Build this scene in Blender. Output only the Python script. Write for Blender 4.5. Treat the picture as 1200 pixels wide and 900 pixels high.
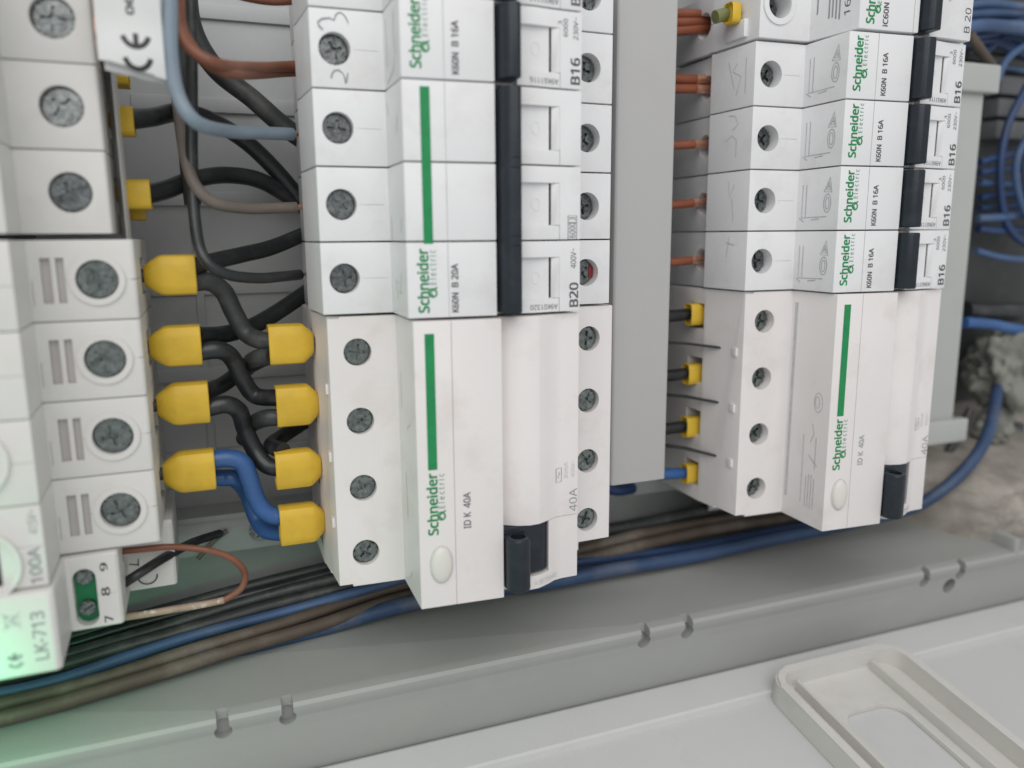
import bpy, bmesh, math, random
from mathutils import Vector, Matrix, noise
random.seed(7)
S = 0.001                      # everything below is written in millimetres
D = bpy.data
for o in list(D.objects): D.objects.remove(o)
scene = bpy.context.scene
COL = scene.collection

# ------------------------------------------------------------------ camera, world, lamps, exposure
cam_d = D.cameras.new('camera'); cam = D.objects.new('camera', cam_d); COL.objects.link(cam)
cam.matrix_world = Matrix(((0.932230, 0.072577, -0.354513, -0.044958), (-0.007203, 0.983208, 0.182344, -0.034834), (0.361794, -0.167434, 0.917099, 0.183540), (0, 0, 0, 1)))
cam_d.sensor_width = 36.0; cam_d.sensor_fit = 'HORIZONTAL'; cam_d.lens = 28.081
cam_d.clip_start = 0.005; cam_d.clip_end = 20.0
cam_d.dof.use_dof = True; cam_d.dof.focus_distance = 0.225; cam_d.dof.aperture_fstop = 7.0
scene.camera = cam

world = D.worlds.new('World'); scene.world = world; world.use_nodes = True
bg = world.node_tree.nodes['Background']
bg.inputs['Color'].default_value = (0.97, 0.985, 1.0, 1); bg.inputs['Strength'].default_value = 0.58

def area(name, loc, target, size, power, color):
    l = D.lights.new(name, 'AREA'); l.shape = 'DISK'; l.size = size; l.energy = power; l.color = color
    o = D.objects.new(name, l); COL.objects.link(o); o.location = loc
    o.rotation_euler = (Vector(target) - Vector(loc)).to_track_quat('-Z', 'Y').to_euler()
area('daylight_lamp', (-0.22, 0.66, 0.85), (0.03, -0.05, 0), 1.25, 8.4, (1.0, 0.975, 0.95))

vs = scene.view_settings
scene.display_settings.display_device = 'sRGB'
vs.view_transform = 'Standard'; vs.look = 'None'; vs.exposure = 0.07; vs.gamma = 1.0; vs.use_curve_mapping = False

# ------------------------------------------------------------------ materials
def mat(name, color, rough=0.45, metal=0.0, var=0.06, vscale=60, bump=0.0, bscale=900, dirt=None, dirt_amt=0.0, dscale=45, spec=0.4, emit=None, estr=0, coat=0.0, streak=False):
    m = D.materials.new(name); m.use_nodes = True; nt = m.node_tree; N = nt.nodes; Lk = nt.links
    b = N['Principled BSDF']; b.inputs['Roughness'].default_value = rough; b.inputs['Metallic'].default_value = metal
    b.inputs['Specular IOR Level'].default_value = spec; b.inputs['Coat Weight'].default_value = coat
    tc = N.new('ShaderNodeTexCoord'); geo = N.new('ShaderNodeNewGeometry')
    def nz(scale, det=5, r=0.55):
        n = N.new('ShaderNodeTexNoise'); n.inputs['Scale'].default_value = scale; n.inputs['Detail'].default_value = det
        n.inputs['Roughness'].default_value = r; Lk.new(geo.outputs['Position'], n.inputs['Vector']); return n
    n1 = nz(vscale)
    mr = N.new('ShaderNodeMapRange'); mr.inputs['From Min'].default_value = 0.3; mr.inputs['From Max'].default_value = 0.7
    mr.inputs['To Min'].default_value = 1 - var; mr.inputs['To Max'].default_value = 1 + var * 0.6
    Lk.new(n1.outputs['Fac'], mr.inputs['Value'])
    mul = N.new('ShaderNodeMix'); mul.data_type = 'RGBA'; mul.blend_type = 'MULTIPLY'; mul.inputs['Factor'].default_value = 1
    mul.inputs['A'].default_value = (*color, 1); Lk.new(mr.outputs['Result'], mul.inputs['B'])
    out = mul.outputs['Result']
    if dirt:
        n2 = nz(dscale, 9, 0.68)
        r2 = N.new('ShaderNodeMapRange'); r2.inputs['From Min'].default_value = 0.52; r2.inputs['From Max'].default_value = 0.78
        r2.inputs['To Min'].default_value = 0; r2.inputs['To Max'].default_value = dirt_amt
        Lk.new(n2.outputs['Fac'], r2.inputs['Value'])
        mx = N.new('ShaderNodeMix'); mx.data_type = 'RGBA'; Lk.new(r2.outputs['Result'], mx.inputs['Factor'])
        Lk.new(out, mx.inputs['A']); mx.inputs['B'].default_value = (*dirt, 1); out = mx.outputs['Result']
    Lk.new(out, b.inputs['Base Color'])
    rr = N.new('ShaderNodeMapRange'); rr.inputs['To Min'].default_value = rough * 0.8; rr.inputs['To Max'].default_value = min(1, rough * 1.25)
    Lk.new(n1.outputs['Fac'], rr.inputs['Value']); Lk.new(rr.outputs['Result'], b.inputs['Roughness'])
    if bump:
        n3 = nz(bscale, 4); bp = N.new('ShaderNodeBump'); bp.inputs['Strength'].default_value = bump; bp.inputs['Distance'].default_value = 0.0004
        Lk.new(n3.outputs['Fac'], bp.inputs['Height']); Lk.new(bp.outputs['Normal'], b.inputs['Normal'])
    if emit:
        b.inputs['Emission Color'].default_value = (*emit, 1); b.inputs['Emission Strength'].default_value = estr
    return m
M = {}
M['white'] = mat('white_plastic', (0.735, 0.738, 0.748), 0.42, var=0.035, vscale=35, bump=0.10, bscale=2600, dirt=(0.42, 0.39, 0.35), dirt_amt=0.30, dscale=55)
M['white_warm'] = mat('warm_white_plastic', (0.735, 0.705, 0.695), 0.40, var=0.035, vscale=30, bump=0.10, bscale=2600, dirt=(0.46, 0.36, 0.30), dirt_amt=0.33, dscale=50)
M['cream'] = mat('cream_plastic', (0.64, 0.635, 0.61), 0.45, var=0.04, vscale=35, bump=0.10, bscale=2600, dirt=(0.40, 0.38, 0.33), dirt_amt=0.22, dscale=70)
M['button'] = mat('button_plastic', (0.66, 0.65, 0.60), 0.35, var=0.03)
M['navy'] = mat('dark_toggle_plastic', (0.012, 0.018, 0.026), 0.36, var=0.2, vscale=150, bump=0.12, bscale=1500, dirt=(0.07, 0.08, 0.09), dirt_amt=0.25, dscale=160, spec=0.4)
M['screw'] = mat('zinc_screw', (0.21, 0.24, 0.23), 0.18, metal=0.9, var=0.45, vscale=700, bump=0.32, bscale=420, dirt=(0.03, 0.035, 0.03), dirt_amt=0.95, dscale=420)
M['screw_dark'] = mat('dull_steel_screw', (0.19, 0.205, 0.205), 0.27, metal=0.85, var=0.45, vscale=700, bump=0.32, bscale=420, dirt=(0.02, 0.02, 0.02), dirt_amt=0.95, dscale=420)
M['ink_green'] = mat('green_print', (0.010, 0.235, 0.075), 0.5, var=0.12, vscale=400)
M['ink_grey'] = mat('grey_print', (0.10, 0.10, 0.11), 0.5, var=0.2, vscale=600)
M['ink_pale'] = mat('pale_grey_print', (0.30, 0.31, 0.32), 0.5, var=0.2, vscale=600)
M['ink_faint'] = mat('faint_grey_print', (0.53, 0.53, 0.535), 0.5, var=0.15, vscale=600)
M['ink_teal'] = mat('teal_print', (0.16, 0.33, 0.25), 0.5, var=0.2, vscale=600)
M['ink_black'] = mat('black_print', (0.03, 0.03, 0.035), 0.5, var=0.2, vscale=600)
M['pencil'] = mat('pencil_mark', (0.30, 0.31, 0.33), 0.5, var=0.5, vscale=1500)
M['slotgrey'] = mat('grey_slot_plastic', (0.47, 0.45, 0.435), 0.55, var=0.08, vscale=120)
M['box'] = mat('grey_enclosure_plastic', (0.33, 0.336, 0.322), 0.42, var=0.05, vscale=20, bump=0.14, bscale=1800, dirt=(0.42, 0.41, 0.375), dirt_amt=0.30, dscale=28)
M['plate'] = mat('grey_back_plate', (0.46, 0.475, 0.475), 0.5, var=0.10, vscale=25, bump=0.1, bscale=900, dirt=(0.20, 0.19, 0.17), dirt_amt=0.35, dscale=30)
M['rail'] = mat('galvanised_rail', (0.50, 0.52, 0.53), 0.38, metal=0.8, var=0.2, vscale=120, dirt=(0.25, 0.25, 0.23), dirt_amt=0.4)
M['bar'] = mat('grey_support_bar', (0.36, 0.38, 0.37), 0.45, metal=0.0, var=0.10, vscale=70, dirt=(0.18, 0.16, 0.13), dirt_amt=0.45, dscale=40, bump=.1)
M['duct'] = mat('grey_duct_plastic', (0.44, 0.437, 0.435), 0.36, var=0.03, vscale=20, bump=0.06, bscale=1500, dirt=(0.30, 0.29, 0.27), dirt_amt=0.2, dscale=40)
M['duct_green'] = mat('greenish_grey_plastic', (0.42, 0.43, 0.415), 0.40, var=0.04, vscale=20, bump=0.06, bscale=1500, dirt=(0.26, 0.25, 0.22), dirt_amt=0.2, dscale=40)
M['lid'] = mat('off_white_lid_plastic', (0.545, 0.548, 0.548), 0.42, var=0.03, vscale=14, bump=0.12, bscale=1400, dirt=(0.40, 0.38, 0.34), dirt_amt=0.18, dscale=60)
M['frame'] = mat('beige_frame_plastic', (0.60, 0.59, 0.56), 0.42, var=0.03, vscale=30, bump=0.12, bscale=1400, dirt=(0.35, 0.31, 0.26), dirt_amt=0.25, dscale=70)
M['yellow'] = mat('yellow_ferrule_sleeve', (0.66, 0.435, 0.04), 0.45, var=0.12, vscale=130, bump=0.15, bscale=900, dirt=(0.45, 0.27, 0.03), dirt_amt=0.4, dscale=110)
M['black'] = mat('black_insulation', (0.017, 0.019, 0.021), 0.36, var=0.3, vscale=140, bump=0.2, bscale=700, dirt=(0.15, 0.15, 0.14), dirt_amt=0.30, dscale=120, spec=0.55)
M['charcoal'] = mat('dusty_black_insulation', (0.034, 0.038, 0.038), 0.45, var=0.3, vscale=100, bump=0.2, bscale=700, dirt=(0.17, 0.165, 0.15), dirt_amt=0.65, dscale=60, spec=0.5)
M['blue'] = mat('blue_insulation', (0.032, 0.105, 0.29), 0.36, var=0.2, vscale=100, bump=0.15, bscale=600, dirt=(0.12, 0.17, 0.25), dirt_amt=0.35, dscale=80, spec=0.5)
M['blue_dusty'] = mat('dusty_blue_insulation', (0.055, 0.108, 0.225), 0.5, var=0.3, vscale=60, bump=0.15, bscale=600, dirt=(0.17, 0.18, 0.19), dirt_amt=0.6, dscale=50, spec=0.5)
M['blue_deep'] = mat('dull_blue_insulation', (0.036, 0.072, 0.155), 0.5, var=0.3, vscale=60, bump=0.15, bscale=600, dirt=(0.16, 0.165, 0.17), dirt_amt=0.7, dscale=50, spec=0.45)
M['blue_dark'] = mat('dark_blue_insulation', (0.020, 0.048, 0.13), 0.42, var=0.25, vscale=80, spec=0.5)
M['greyblue'] = mat('grey_blue_insulation', (0.205, 0.26, 0.315), 0.40, var=0.1, vscale=90, dirt=(0.30, 0.29, 0.26), dirt_amt=0.35, dscale=80)
M['brown'] = mat('brown_insulation', (0.20, 0.075, 0.042), 0.40, var=0.22, vscale=100, dirt=(0.28, 0.20, 0.16), dirt_amt=0.45, dscale=90, bump=.12, bscale=700)
M['brown_dusty'] = mat('dusty_brown_insulation', (0.105, 0.080, 0.062), 0.55, var=0.3, vscale=45, dirt=(0.22, 0.20, 0.175), dirt_amt=0.75, dscale=45, bump=.2, bscale=500)
M['red'] = mat('red_insulation', (0.30, 0.035, 0.03), 0.42, var=0.2, vscale=100)
M['taupe'] = mat('grey_brown_insulation', (0.155, 0.130, 0.112), 0.46, var=0.15, vscale=90, dirt=(0.24, 0.22, 0.19), dirt_amt=0.5, dscale=90)
M['copperred'] = mat('red_brown_insulation', (0.27, 0.085, 0.045), 0.40, var=0.2, vscale=110, dirt=(0.24, 0.14, 0.10), dirt_amt=0.5, dscale=90)
M['copper'] = mat('bare_copper', (0.85, 0.47, 0.33), 0.3, metal=0.7, var=0.2, vscale=500)
M['tinned'] = mat('tinned_wire', (0.72, 0.70, 0.68), 0.28, metal=0.9, var=0.2, vscale=500)
M['paint'] = mat('paint_spattered_insulation', (0.34, 0.24, 0.19), 0.5, var=0.25, vscale=200, dirt=(0.76, 0.74, 0.70), dirt_amt=1.6, dscale=330, bump=.4, bscale=600)
M['greenyellow'] = mat('green_yellow_insulation', (0.20, 0.22, 0.09), 0.42, var=0.3, vscale=120)
M['paper'] = mat('white_label_paper', (0.66, 0.67, 0.665), 0.55, var=0.04, vscale=60, bump=0.1, bscale=600)
M['green_slot'] = mat('green_slot_plastic', (0.012, 0.20, 0.075), 0.38, var=0.15, vscale=150)
M['led'] = mat('green_led_lens', (0.02, 0.5, 0.15), 0.3, emit=(0.06, 1.0, 0.32), estr=6)
M['concrete'] = mat('rough_plaster', (0.35, 0.32, 0.285), 0.9, var=0.30, vscale=90, bump=0.7, bscale=420, dirt=(0.50, 0.45, 0.40), dirt_amt=0.6, dscale=220, spec=.2)
M['foam'] = mat('grey_green_filler', (0.25, 0.255, 0.225), 0.8, var=0.35, vscale=70, bump=0.5, bscale=350, dirt=(0.10, 0.10, 0.085), dirt_amt=0.6, dscale=60, spec=.25)
M['darkbox'] = mat('dark_grey_plastic', (0.05, 0.055, 0.055), 0.5, var=0.2, vscale=60, dirt=(0.18, 0.17, 0.15), dirt_amt=0.4)
M['hole'] = mat('dark_slot_shade', (0.012, 0.012, 0.012), 0.7)  # flat near-black, the shade inside the toggle slits put into the colour
M['shadowgrey'] = mat('mid_grey_plastic', (0.13, 0.135, 0.14), 0.5, var=0.12, vscale=50)

# ------------------------------------------------------------------ helpers
def finish(bm, name, angle=38):
    bmesh.ops.recalc_face_normals(bm, faces=bm.faces[:])
    bmesh.ops.scale(bm, vec=(S, S, S), verts=bm.verts[:])
    me = D.meshes.new(name); bm.to_mesh(me); bm.free()
    return smooth(me, angle)
def smooth(me, angle=38):
    for p in me.polygons: p.use_smooth = True
    me.set_sharp_from_angle(angle=math.radians(angle))
    return me
def obj(name, me, m, parent=None, off=(0, 0, 0)):
    o = D.objects.new(name, me); COL.objects.link(o)
    if not me.materials: me.materials.append(M[m])
    if parent is not None: o.parent = parent
    o.location = Vector(off) * S
    return o
def thing(name, label, cat, loc=(0, 0, 0), group=None):
    o = D.objects.new(name, None); COL.objects.link(o); o.empty_display_size = 0.005
    o.location = Vector(loc) * S; o['label'] = label; o['category'] = cat
    if group: o['group'] = group
    return o
def tag(o, label, cat, group=None, kind=None):
    o['label'] = label; o['category'] = cat
    if group: o['group'] = group
    if kind: o['kind'] = kind
    return o
def prism(bm, prof, y0, y1, bev=0.3, seg=2):
    """profile in X,Z drawn out along Y from y0 to y1"""
    a = [bm.verts.new((x, y0, z)) for x, z in prof]; b = [bm.verts.new((x, y1, z)) for x, z in prof]
    n = len(prof); new = [bm.faces.new(a), bm.faces.new(b[::-1])]
    for i in range(n): new.append(bm.faces.new((a[i], b[i], b[(i + 1) % n], a[(i + 1) % n])))
    bmesh.ops.recalc_face_normals(bm, faces=new)
    if bev:
        es = set()
        for f in new:
            for e in f.edges:
                if len(e.link_faces) == 2 and e.calc_face_angle(0) > 0.35: es.add(e)
        bmesh.ops.bevel(bm, geom=list(es), offset=bev, segments=seg, affect='EDGES', profile=0.6)
def box(bm, x0, x1, y0, y1, z0, z1, bev=0.0, seg=2):
    vsx = [bm.verts.new((x, y, z)) for x in (x0, x1) for y in (y0, y1) for z in (z0, z1)]
    fs = [bm.faces.new([vsx[i] for i in f]) for f in ((0, 1, 3, 2), (4, 6, 7, 5), (0, 4, 5, 1), (2, 3, 7, 6), (0, 2, 6, 4), (1, 5, 7, 3))]
    if bev: bmesh.ops.bevel(bm, geom=list({e for f in fs for e in f.edges}), offset=bev, segments=seg, affect='EDGES', profile=0.6)
def cyl(bm, c, axis, r, h, n=32, r2=None, bev=0.0):
    """cylinder starting at c going h along axis"""
    ax = Vector(axis).normalized(); t = ax.orthogonal().normalized(); u = ax.cross(t); c = Vector(c)
    r2 = r if r2 is None else r2
    A = [bm.verts.new(c + r * (math.cos(2 * math.pi * i / n) * t + math.sin(2 * math.pi * i / n) * u)) for i in range(n)]
    B = [bm.verts.new(c + ax * h + r2 * (math.cos(2 * math.pi * i / n) * t + math.sin(2 * math.pi * i / n) * u)) for i in range(n)]
    f0 = bm.faces.new(A[::-1]); f1 = bm.faces.new(B)
    for i in range(n): bm.faces.new((A[i], A[(i + 1) % n], B[(i + 1) % n], B[i]))
    if bev: bmesh.ops.bevel(bm, geom=list(f1.edges), offset=bev, segments=2, affect='EDGES')
def capsule_cut(bm, cx, y0, y1, r, z0, z1, n=16):
    pts = [(cx + r * math.cos(math.pi * i / n), y1 - r + r * math.sin(math.pi * i / n)) for i in range(n + 1)] + \
          [(cx - r * math.cos(math.pi * i / n), y0 + r - r * math.sin(math.pi * i / n)) for i in range(n + 1)]
    extr(bm, pts, z0, z1)
def extr(bm, pts, z0, z1):
    a = [bm.verts.new((x, y, z0)) for x, y in pts]; b = [bm.verts.new((x, y, z1)) for x, y in pts]
    n = len(pts); bm.faces.new(a[::-1]); bm.faces.new(b)
    for i in range(n): bm.faces.new((a[i], a[(i + 1) % n], b[(i + 1) % n], b[i]))
def carve(bm, cutters):
    """subtract each cutter (a function that fills a bmesh) from bm; mm units, returns a bmesh"""
    def tmp(b):
        bmesh.ops.recalc_face_normals(b, faces=b.faces[:]); me = D.meshes.new('t'); b.to_mesh(me); b.free()
        o = D.objects.new('t', me); COL.objects.link(o); return o
    o = tmp(bm); cs = []
    for c in cutters:
        b = bmesh.new(); c(b); k = tmp(b); cs.append(k)
        md = o.modifiers.new('b', 'BOOLEAN'); md.object = k; md.operation = 'DIFFERENCE'; md.solver = 'EXACT'
    dg = bpy.context.evaluated_depsgraph_get(); dg.update()
    me = D.meshes.new_from_object(o.evaluated_get(dg))
    out = bmesh.new(); out.from_mesh(me)
    for k in [o] + cs:
        m_ = k.data; D.objects.remove(k); D.meshes.remove(m_)
    D.meshes.remove(me)
    return out
def catmull(pts, sub=8):
    P = [Vector(p) for p in pts]; P = [P[0] * 2 - P[1]] + P + [P[-1] * 2 - P[-2]]; out = []
    for i in range(1, len(P) - 2):
        for k in range(sub):
            t = k / sub; a, b, c, d = P[i - 1:i + 3]
            out.append(0.5 * ((2 * b) + (c - a) * t + (2 * a - 5 * b + 4 * c - d) * t * t + (3 * b - a - 3 * c + d) * t ** 3))
    out.append(P[-2]); return out
def tube(bm, path, r, n=14, wob=0.03):
    prev = None; rings = []
    for i, p in enumerate(path):
        d = (path[min(i + 1, len(path) - 1)] - path[max(i - 1, 0)]).normalized()
        t = d.orthogonal().normalized() if prev is None else (prev - d * prev.dot(d)).normalized()
        prev = t; u = d.cross(t)
        rr = r * (1 + wob * noise.noise(p * 0.08))
        rings.append([bm.verts.new(p + rr * (math.cos(2 * math.pi * k / n) * t + math.sin(2 * math.pi * k / n) * u)) for k in range(n)])
    bm.faces.new(rings[0][::-1]); bm.faces.new(rings[-1])
    for a, b in zip(rings, rings[1:]):
        for k in range(n): bm.faces.new((a[k], a[(k + 1) % n], b[(k + 1) % n], b[k]))
def wire(pts, r, m, label, cat='wire', name='wire', tip=None, tip_len=4, group=None, sub=8, tip_r=.5):
    if group and group.startswith('cables'):                         # loose cables never lie quite parallel
        q = Vector((len(label) * 1.7, r * 9, 0)); P_ = catmull(pts, 3)
        pts = [p + Vector((0, 1.1 * noise.noise(p * .028 + q), 1.6 * noise.noise(p * .024 - q))) for p in P_]; sub = 4
    path = catmull(pts, sub); bm = bmesh.new(); tube(bm, path, r)
    me = finish(bm, name, 60)
    if not tip: return tag(obj(name, me, m), label, cat, group)
    base = path[-1]; o = thing(name, label, cat, base, group)
    obj('insulation', me, m, o, -base)
    d = (path[-1] - path[-3]).normalized(); bm = bmesh.new(); cyl(bm, path[-1] - d * 0.5, d, r * tip_r, tip_len + .5, 12, bev=.15)
    obj('bare_conductor', finish(bm, 'bare_conductor'), tip, o, -base)
    return o
def ribbon(bm, pts, w, closed=False):
    P = [Vector((x, y)) for x, y in pts]; n = len(P); L_, R_ = [], []
    for i in range(n):
        a = P[i - 1] if (i > 0 or closed) else P[i]; b = P[(i + 1) % n] if (i < n - 1 or closed) else P[i]
        d = (b - a); d = d.normalized() if d.length > 1e-9 else Vector((1, 0)); nn = Vector((-d.y, d.x)) * w / 2
        L_.append(bm.verts.new((*(P[i] + nn), 0))); R_.append(bm.verts.new((*(P[i] - nn), 0)))
    for i in range(n if closed else n - 1):
        j = (i + 1) % n; bm.faces.new((L_[i], R_[i], R_[j], L_[j]))
def arc(cx, cy, rx, a0, a1, n=18, ry=None):
    ry = rx if ry is None else ry
    return [(cx + rx * math.cos(math.radians(a0 + (a1 - a0) * i / n)), cy + ry * math.sin(math.radians(a0 + (a1 - a0) * i / n))) for i in range(n + 1)]
FONT = {}
try: FACE = D.fonts.load(bpy.utils.system_resource('DATAFILES', path='fonts') + '/NotoSansMath-Regular.woff2')      # ships with Blender; the built-in face is used if absent
except Exception: FACE = None
def glyphs(body, bold=0.0, track=1.0):
    if (body, bold) in FONT: return FONT[(body, bold)]
    c = D.curves.new('f', 'FONT'); c.body = body; c.offset = bold; c.resolution_u = 3; c.space_character = track
    if FACE: c.font = FACE
    o = D.objects.new('f', c); COL.objects.link(o)
    dg = bpy.context.evaluated_depsgraph_get(); dg.update()
    me = D.meshes.new_from_object(o.evaluated_get(dg)); D.objects.remove(o); D.curves.remove(c)
    vs_ = [tuple(v.co[:2]) for v in me.vertices]; fs = [tuple(p.vertices) for p in me.polygons]; D.meshes.remove(me)
    x0 = min(v[0] for v in vs_); x1 = max(v[0] for v in vs_); y0 = min(v[1] for v in vs_); y1 = max(v[1] for v in vs_)
    FONT[(body, bold)] = ([((x - x0) / (x1 - x0), (y - y0) / (y1 - y0)) for x, y in vs_], fs)
    return FONT[(body, bold)]
def put_uv(u, v, rect, rot):
    x0, y0, x1, y1 = rect
    if rot == 90: return x1 - v * (x1 - x0), y0 + u * (y1 - y0)
    if rot == 180: return x1 - u * (x1 - x0), y1 - v * (y1 - y0)
    if rot == -90: return x0 + v * (x1 - x0), y1 - u * (y1 - y0)
    return x0 + u * (x1 - x0), y0 + v * (y1 - y0)
def front(surf, lift=0.07): return lambda a, b: (a, b, surf(a) + lift)
def leftwall(xat, lift=0.07): return lambda a, b: (xat(a) - lift, b, a)      # a = depth Z
def letters(body, rect, rot, m, parent, place, bold=0.0, name='lettering', off=(0, 0, 0)):
    vs_, fs = glyphs(body, 0.0, 1.45 if body == 'Electric' else 1.0); me = D.meshes.new(name)
    n = len(vs_); lift = [0.0] * n
    if bold > 0:                                                     # heavier strokes: overprinted with a small offset
        eu, ev = 2 * bold / (0.55 * max(1, len(body))), 1.1 * bold / 0.72
        base_v, base_f = vs_, fs; vs_, fs, lift = [], [], []
        for q, (du, dv) in enumerate(((0, 0), (eu, 0), (0, ev), (eu, ev))):
            fs += [tuple(i + q * n for i in f) for f in base_f]
            vs_ += [(u * (1 - eu) + du, v * (1 - ev) + dv) for u, v in base_v]; lift += [q] * n
    z0 = place
    cnt = iter(lift)
    def place(a, b):
        x, y, z = z0(a, b); return (x, y, z + .004 * next(cnt))
    me.from_pydata([Vector(place(*put_uv(u, v, rect, rot))) * S for u, v in vs_], [], fs)
    return obj(name, me, m, parent, off)
def strokes(lines, w, m, parent, place, name='printed_mark', off=(0, 0, 0), closed=False):
    bm = bmesh.new()
    for l in lines: ribbon(bm, l, w, closed)
    for v in bm.verts: v.co = Vector(place(v.co.x, v.co.y)) * S
    me = D.meshes.new(name); bm.to_mesh(me); bm.free()
    return obj(name, me, m, parent, off)
def interp(prof):
    def f(x):
        for (a, za), (b, zb) in zip(prof, prof[1:]):
            if a <= x <= b and b > a: return za + (zb - za) * (x - a) / (b - a)
        return prof[0][1] if x < prof[0][0] else prof[-1][1]
    return f
UP = (0, 0, 62)

# screw heads: a cross recess with a slot, cut 1.1 mm deep
def screw_mesh(r, slot_only=False, deep=1.0):
    bm = bmesh.new(); cyl(bm, (0, 0, -2.5), (0, 0, 1), r, 2.5, 36, bev=0.5)
    def c1(b): box(b, -r * 0.62, r * 0.62, -r * 0.11, r * 0.11, -deep, 1)
    def c2(b): box(b, -r * 0.11, r * 0.11, -r * 0.62, r * 0.62, -deep, 1)
    def c3(b): cyl(b, (0, 0, -deep * 1.1), (0, 0, 1), r * 0.22, 3, 12, r * 0.36)
    def c4(b): box(b, -r * 1.2, r * 1.2, -r * 0.12, r * 0.12, -deep, 1)
    bm = carve(bm, [c4] if slot_only else [c1, c2, c3])
    return finish(bm, 'terminal_screw', 30)
SCREW = {k: screw_mesh(*a) for k, a in {'big': (3.5,), 'rcd': (3.3,), 'wide': (4.1,), 'mini': (1.75, True, .6)}.items()}
def screw(kind, x, y, z, parent, m='screw', rot=None):
    me = SCREW[kind]
    key = kind + m
    if key not in SCREW:
        SCREW[key] = me.copy(); SCREW[key].materials.clear(); SCREW[key].materials.append(M[m])
    o = D.objects.new('terminal_screw', SCREW[key]); COL.objects.link(o); o.parent = parent
    o.location = Vector((x, y, z)) * S; o.rotation_euler = (random.uniform(-.05, .05), random.uniform(-.05, .05), random.uniform(0, 3.1) if rot is None else rot)
    return o

# ------------------------------------------------------------------ the enclosure
BACK = -84.0
enc = thing('enclosure', 'grey plastic electrical enclosure holding the three rows of breakers, its lid swung open', 'enclosure', (60, -60, BACK - 3))
EO = (-60, 60, -BACK + 3)
def part(name, bm, m, parent=enc, off=EO, angle=38): return obj(name, finish(bm, name, angle), m, parent, off)
bm = bmesh.new(); box(bm, -240, 300, -170, 150, BACK - 3, BACK); back = part('back_panel', bm, 'plate')
bm = bmesh.new()                                                     # moulded ribs on the back panel
for y in (58, 31, 4.5, -23, -50, -77, -104): box(bm, -60, -12, y - 2.2, y + 2.2, BACK - .5, BACK + 1.3, .5)
box(bm, -46.5, -44.0, -110, 100, BACK - .5, BACK + 1.1, .4)
part('moulded_rib', bm, 'plate')
LIPY, LIPZ, FLY, FLZ = -156.0, -15.0, -180.0, -20.0
def lip_cut(x, w=2.1):
    def c(b):
        capsule_cut(b, x, LIPY - 4.6, LIPY + 5.5, w, LIPZ - 3.6, LIPZ + 3, 10)
    def c2(b):
        cyl(b, (x, LIPY - 3.2, LIPZ - 4.6), (0, 0, 1), w * 1.5, 9, 18)
    return [c, c2]
bm = bmesh.new()                                                     # wall from the floor up to a rounded lip, then the flange
prof = [(-152.6, BACK - 2), (-154.2, LIPZ - 3), (-154.9, LIPZ - .6), (-155.9, LIPZ), (-157.0, LIPZ - .1), (-158.2, LIPZ - .5), (-159.6, LIPZ - 1.1), (-163, LIPZ - 1.8), (-168, LIPZ - 2.5), (-172, LIPZ - 3.3), (-176, LIPZ - 4.4), (FLY, FLZ - .8), (FLY, FLZ - 4), (-160, LIPZ - 10), (-157, BACK - 2)]
a = [bm.verts.new((-240, y, z)) for y, z in prof]; b_ = [bm.verts.new((310, y, z)) for y, z in prof]
bm.faces.new(a); bm.faces.new(b_[::-1])
for i in range(len(prof)): bm.faces.new((a[i], a[(i + 1) % len(prof)], b_[(i + 1) % len(prof)], b_[i]))
cuts = []
for px in ((-47.8, -156.3, -15.0), (-31.8, -156.3, -15.0), (75.6, -155.9, -15.0), (91.3, -155.8, -15.0), (191.9, -155.6, -15.0), (209.6, -155.2, -15.0)):
    cuts += lip_cut(px[0], 1.5)
cuts.append(lambda b: cyl(b, ((205.6, -162.8, -17.0)[0], -163.5, LIPZ - 9), (0, 0, 1), 3.0, 12, 20))
bm = carve(bm, cuts); part('side_wall', bm, 'box', angle=30)
bm = bmesh.new()                                                     # far end wall with its own lip
prof = [(246, BACK - 2), (240, LIPZ - 2), (238.4, LIPZ), (236.6, LIPZ - .6), (236.0, LIPZ - 3), (239.5, BACK - 2)]
prism(bm, prof, -157, -149.5, .4); part('end_wall', bm, 'box')
# lid: stands open on the flange edge, leaning 80 degrees; built in its own frame (X along the hinge, s up the lid, h off its face)
AL = math.radians(80)
def lidpt(x, s, h): return Vector((x, FLY - s * math.cos(AL) + h * math.sin(AL), FLZ + s * math.sin(AL) + h * math.cos(AL)))
def lid_bm(fill, cutters=()):
    b = bmesh.new(); fill(b)
    if cutters: b = carve(b, cutters)
    for v in b.verts: v.co = lidpt(*v.co)
    return b
def lid_sheet(b):
    pr_ = [(0, -3), (0, 1.5), (1.0, 2.0), (12.6, 2.0), (13.4, 1.6), (13.8, 0), (150, 0), (150, -3)]
    a = [b.verts.new((-240, s, h)) for s, h in pr_]; c = [b.verts.new((330, s, h)) for s, h in pr_]; n = len(pr_)
    b.faces.new(a); b.faces.new(c[::-1])
    for i in range(n): b.faces.new((a[i], a[(i + 1) % n], c[(i + 1) % n], c[i]))
lid = part('lid', lid_bm(lid_sheet), 'lid', angle=25)
def rrect(x0, x1, s0, s1, r, n=7):
    return arc(x1 - r, s1 - r, r, 0, 90, n) + arc(x0 + r, s1 - r, r, 90, 180, n) + arc(x0 + r, s0 + r, r, 180, 270, n) + arc(x1 - r, s0 + r, r, 270, 360, n)
def fr_out(b):
    extr(b, rrect(116.6, 171.2, 10.2, 125, 8), 0.2, 8.0)
    top = [f for f in b.faces if all(v.co.z > 7.9 for v in f.verts)]
    bmesh.ops.bevel(b, geom=list(top[0].edges), offset=.7, segments=2, affect='EDGES')
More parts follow.
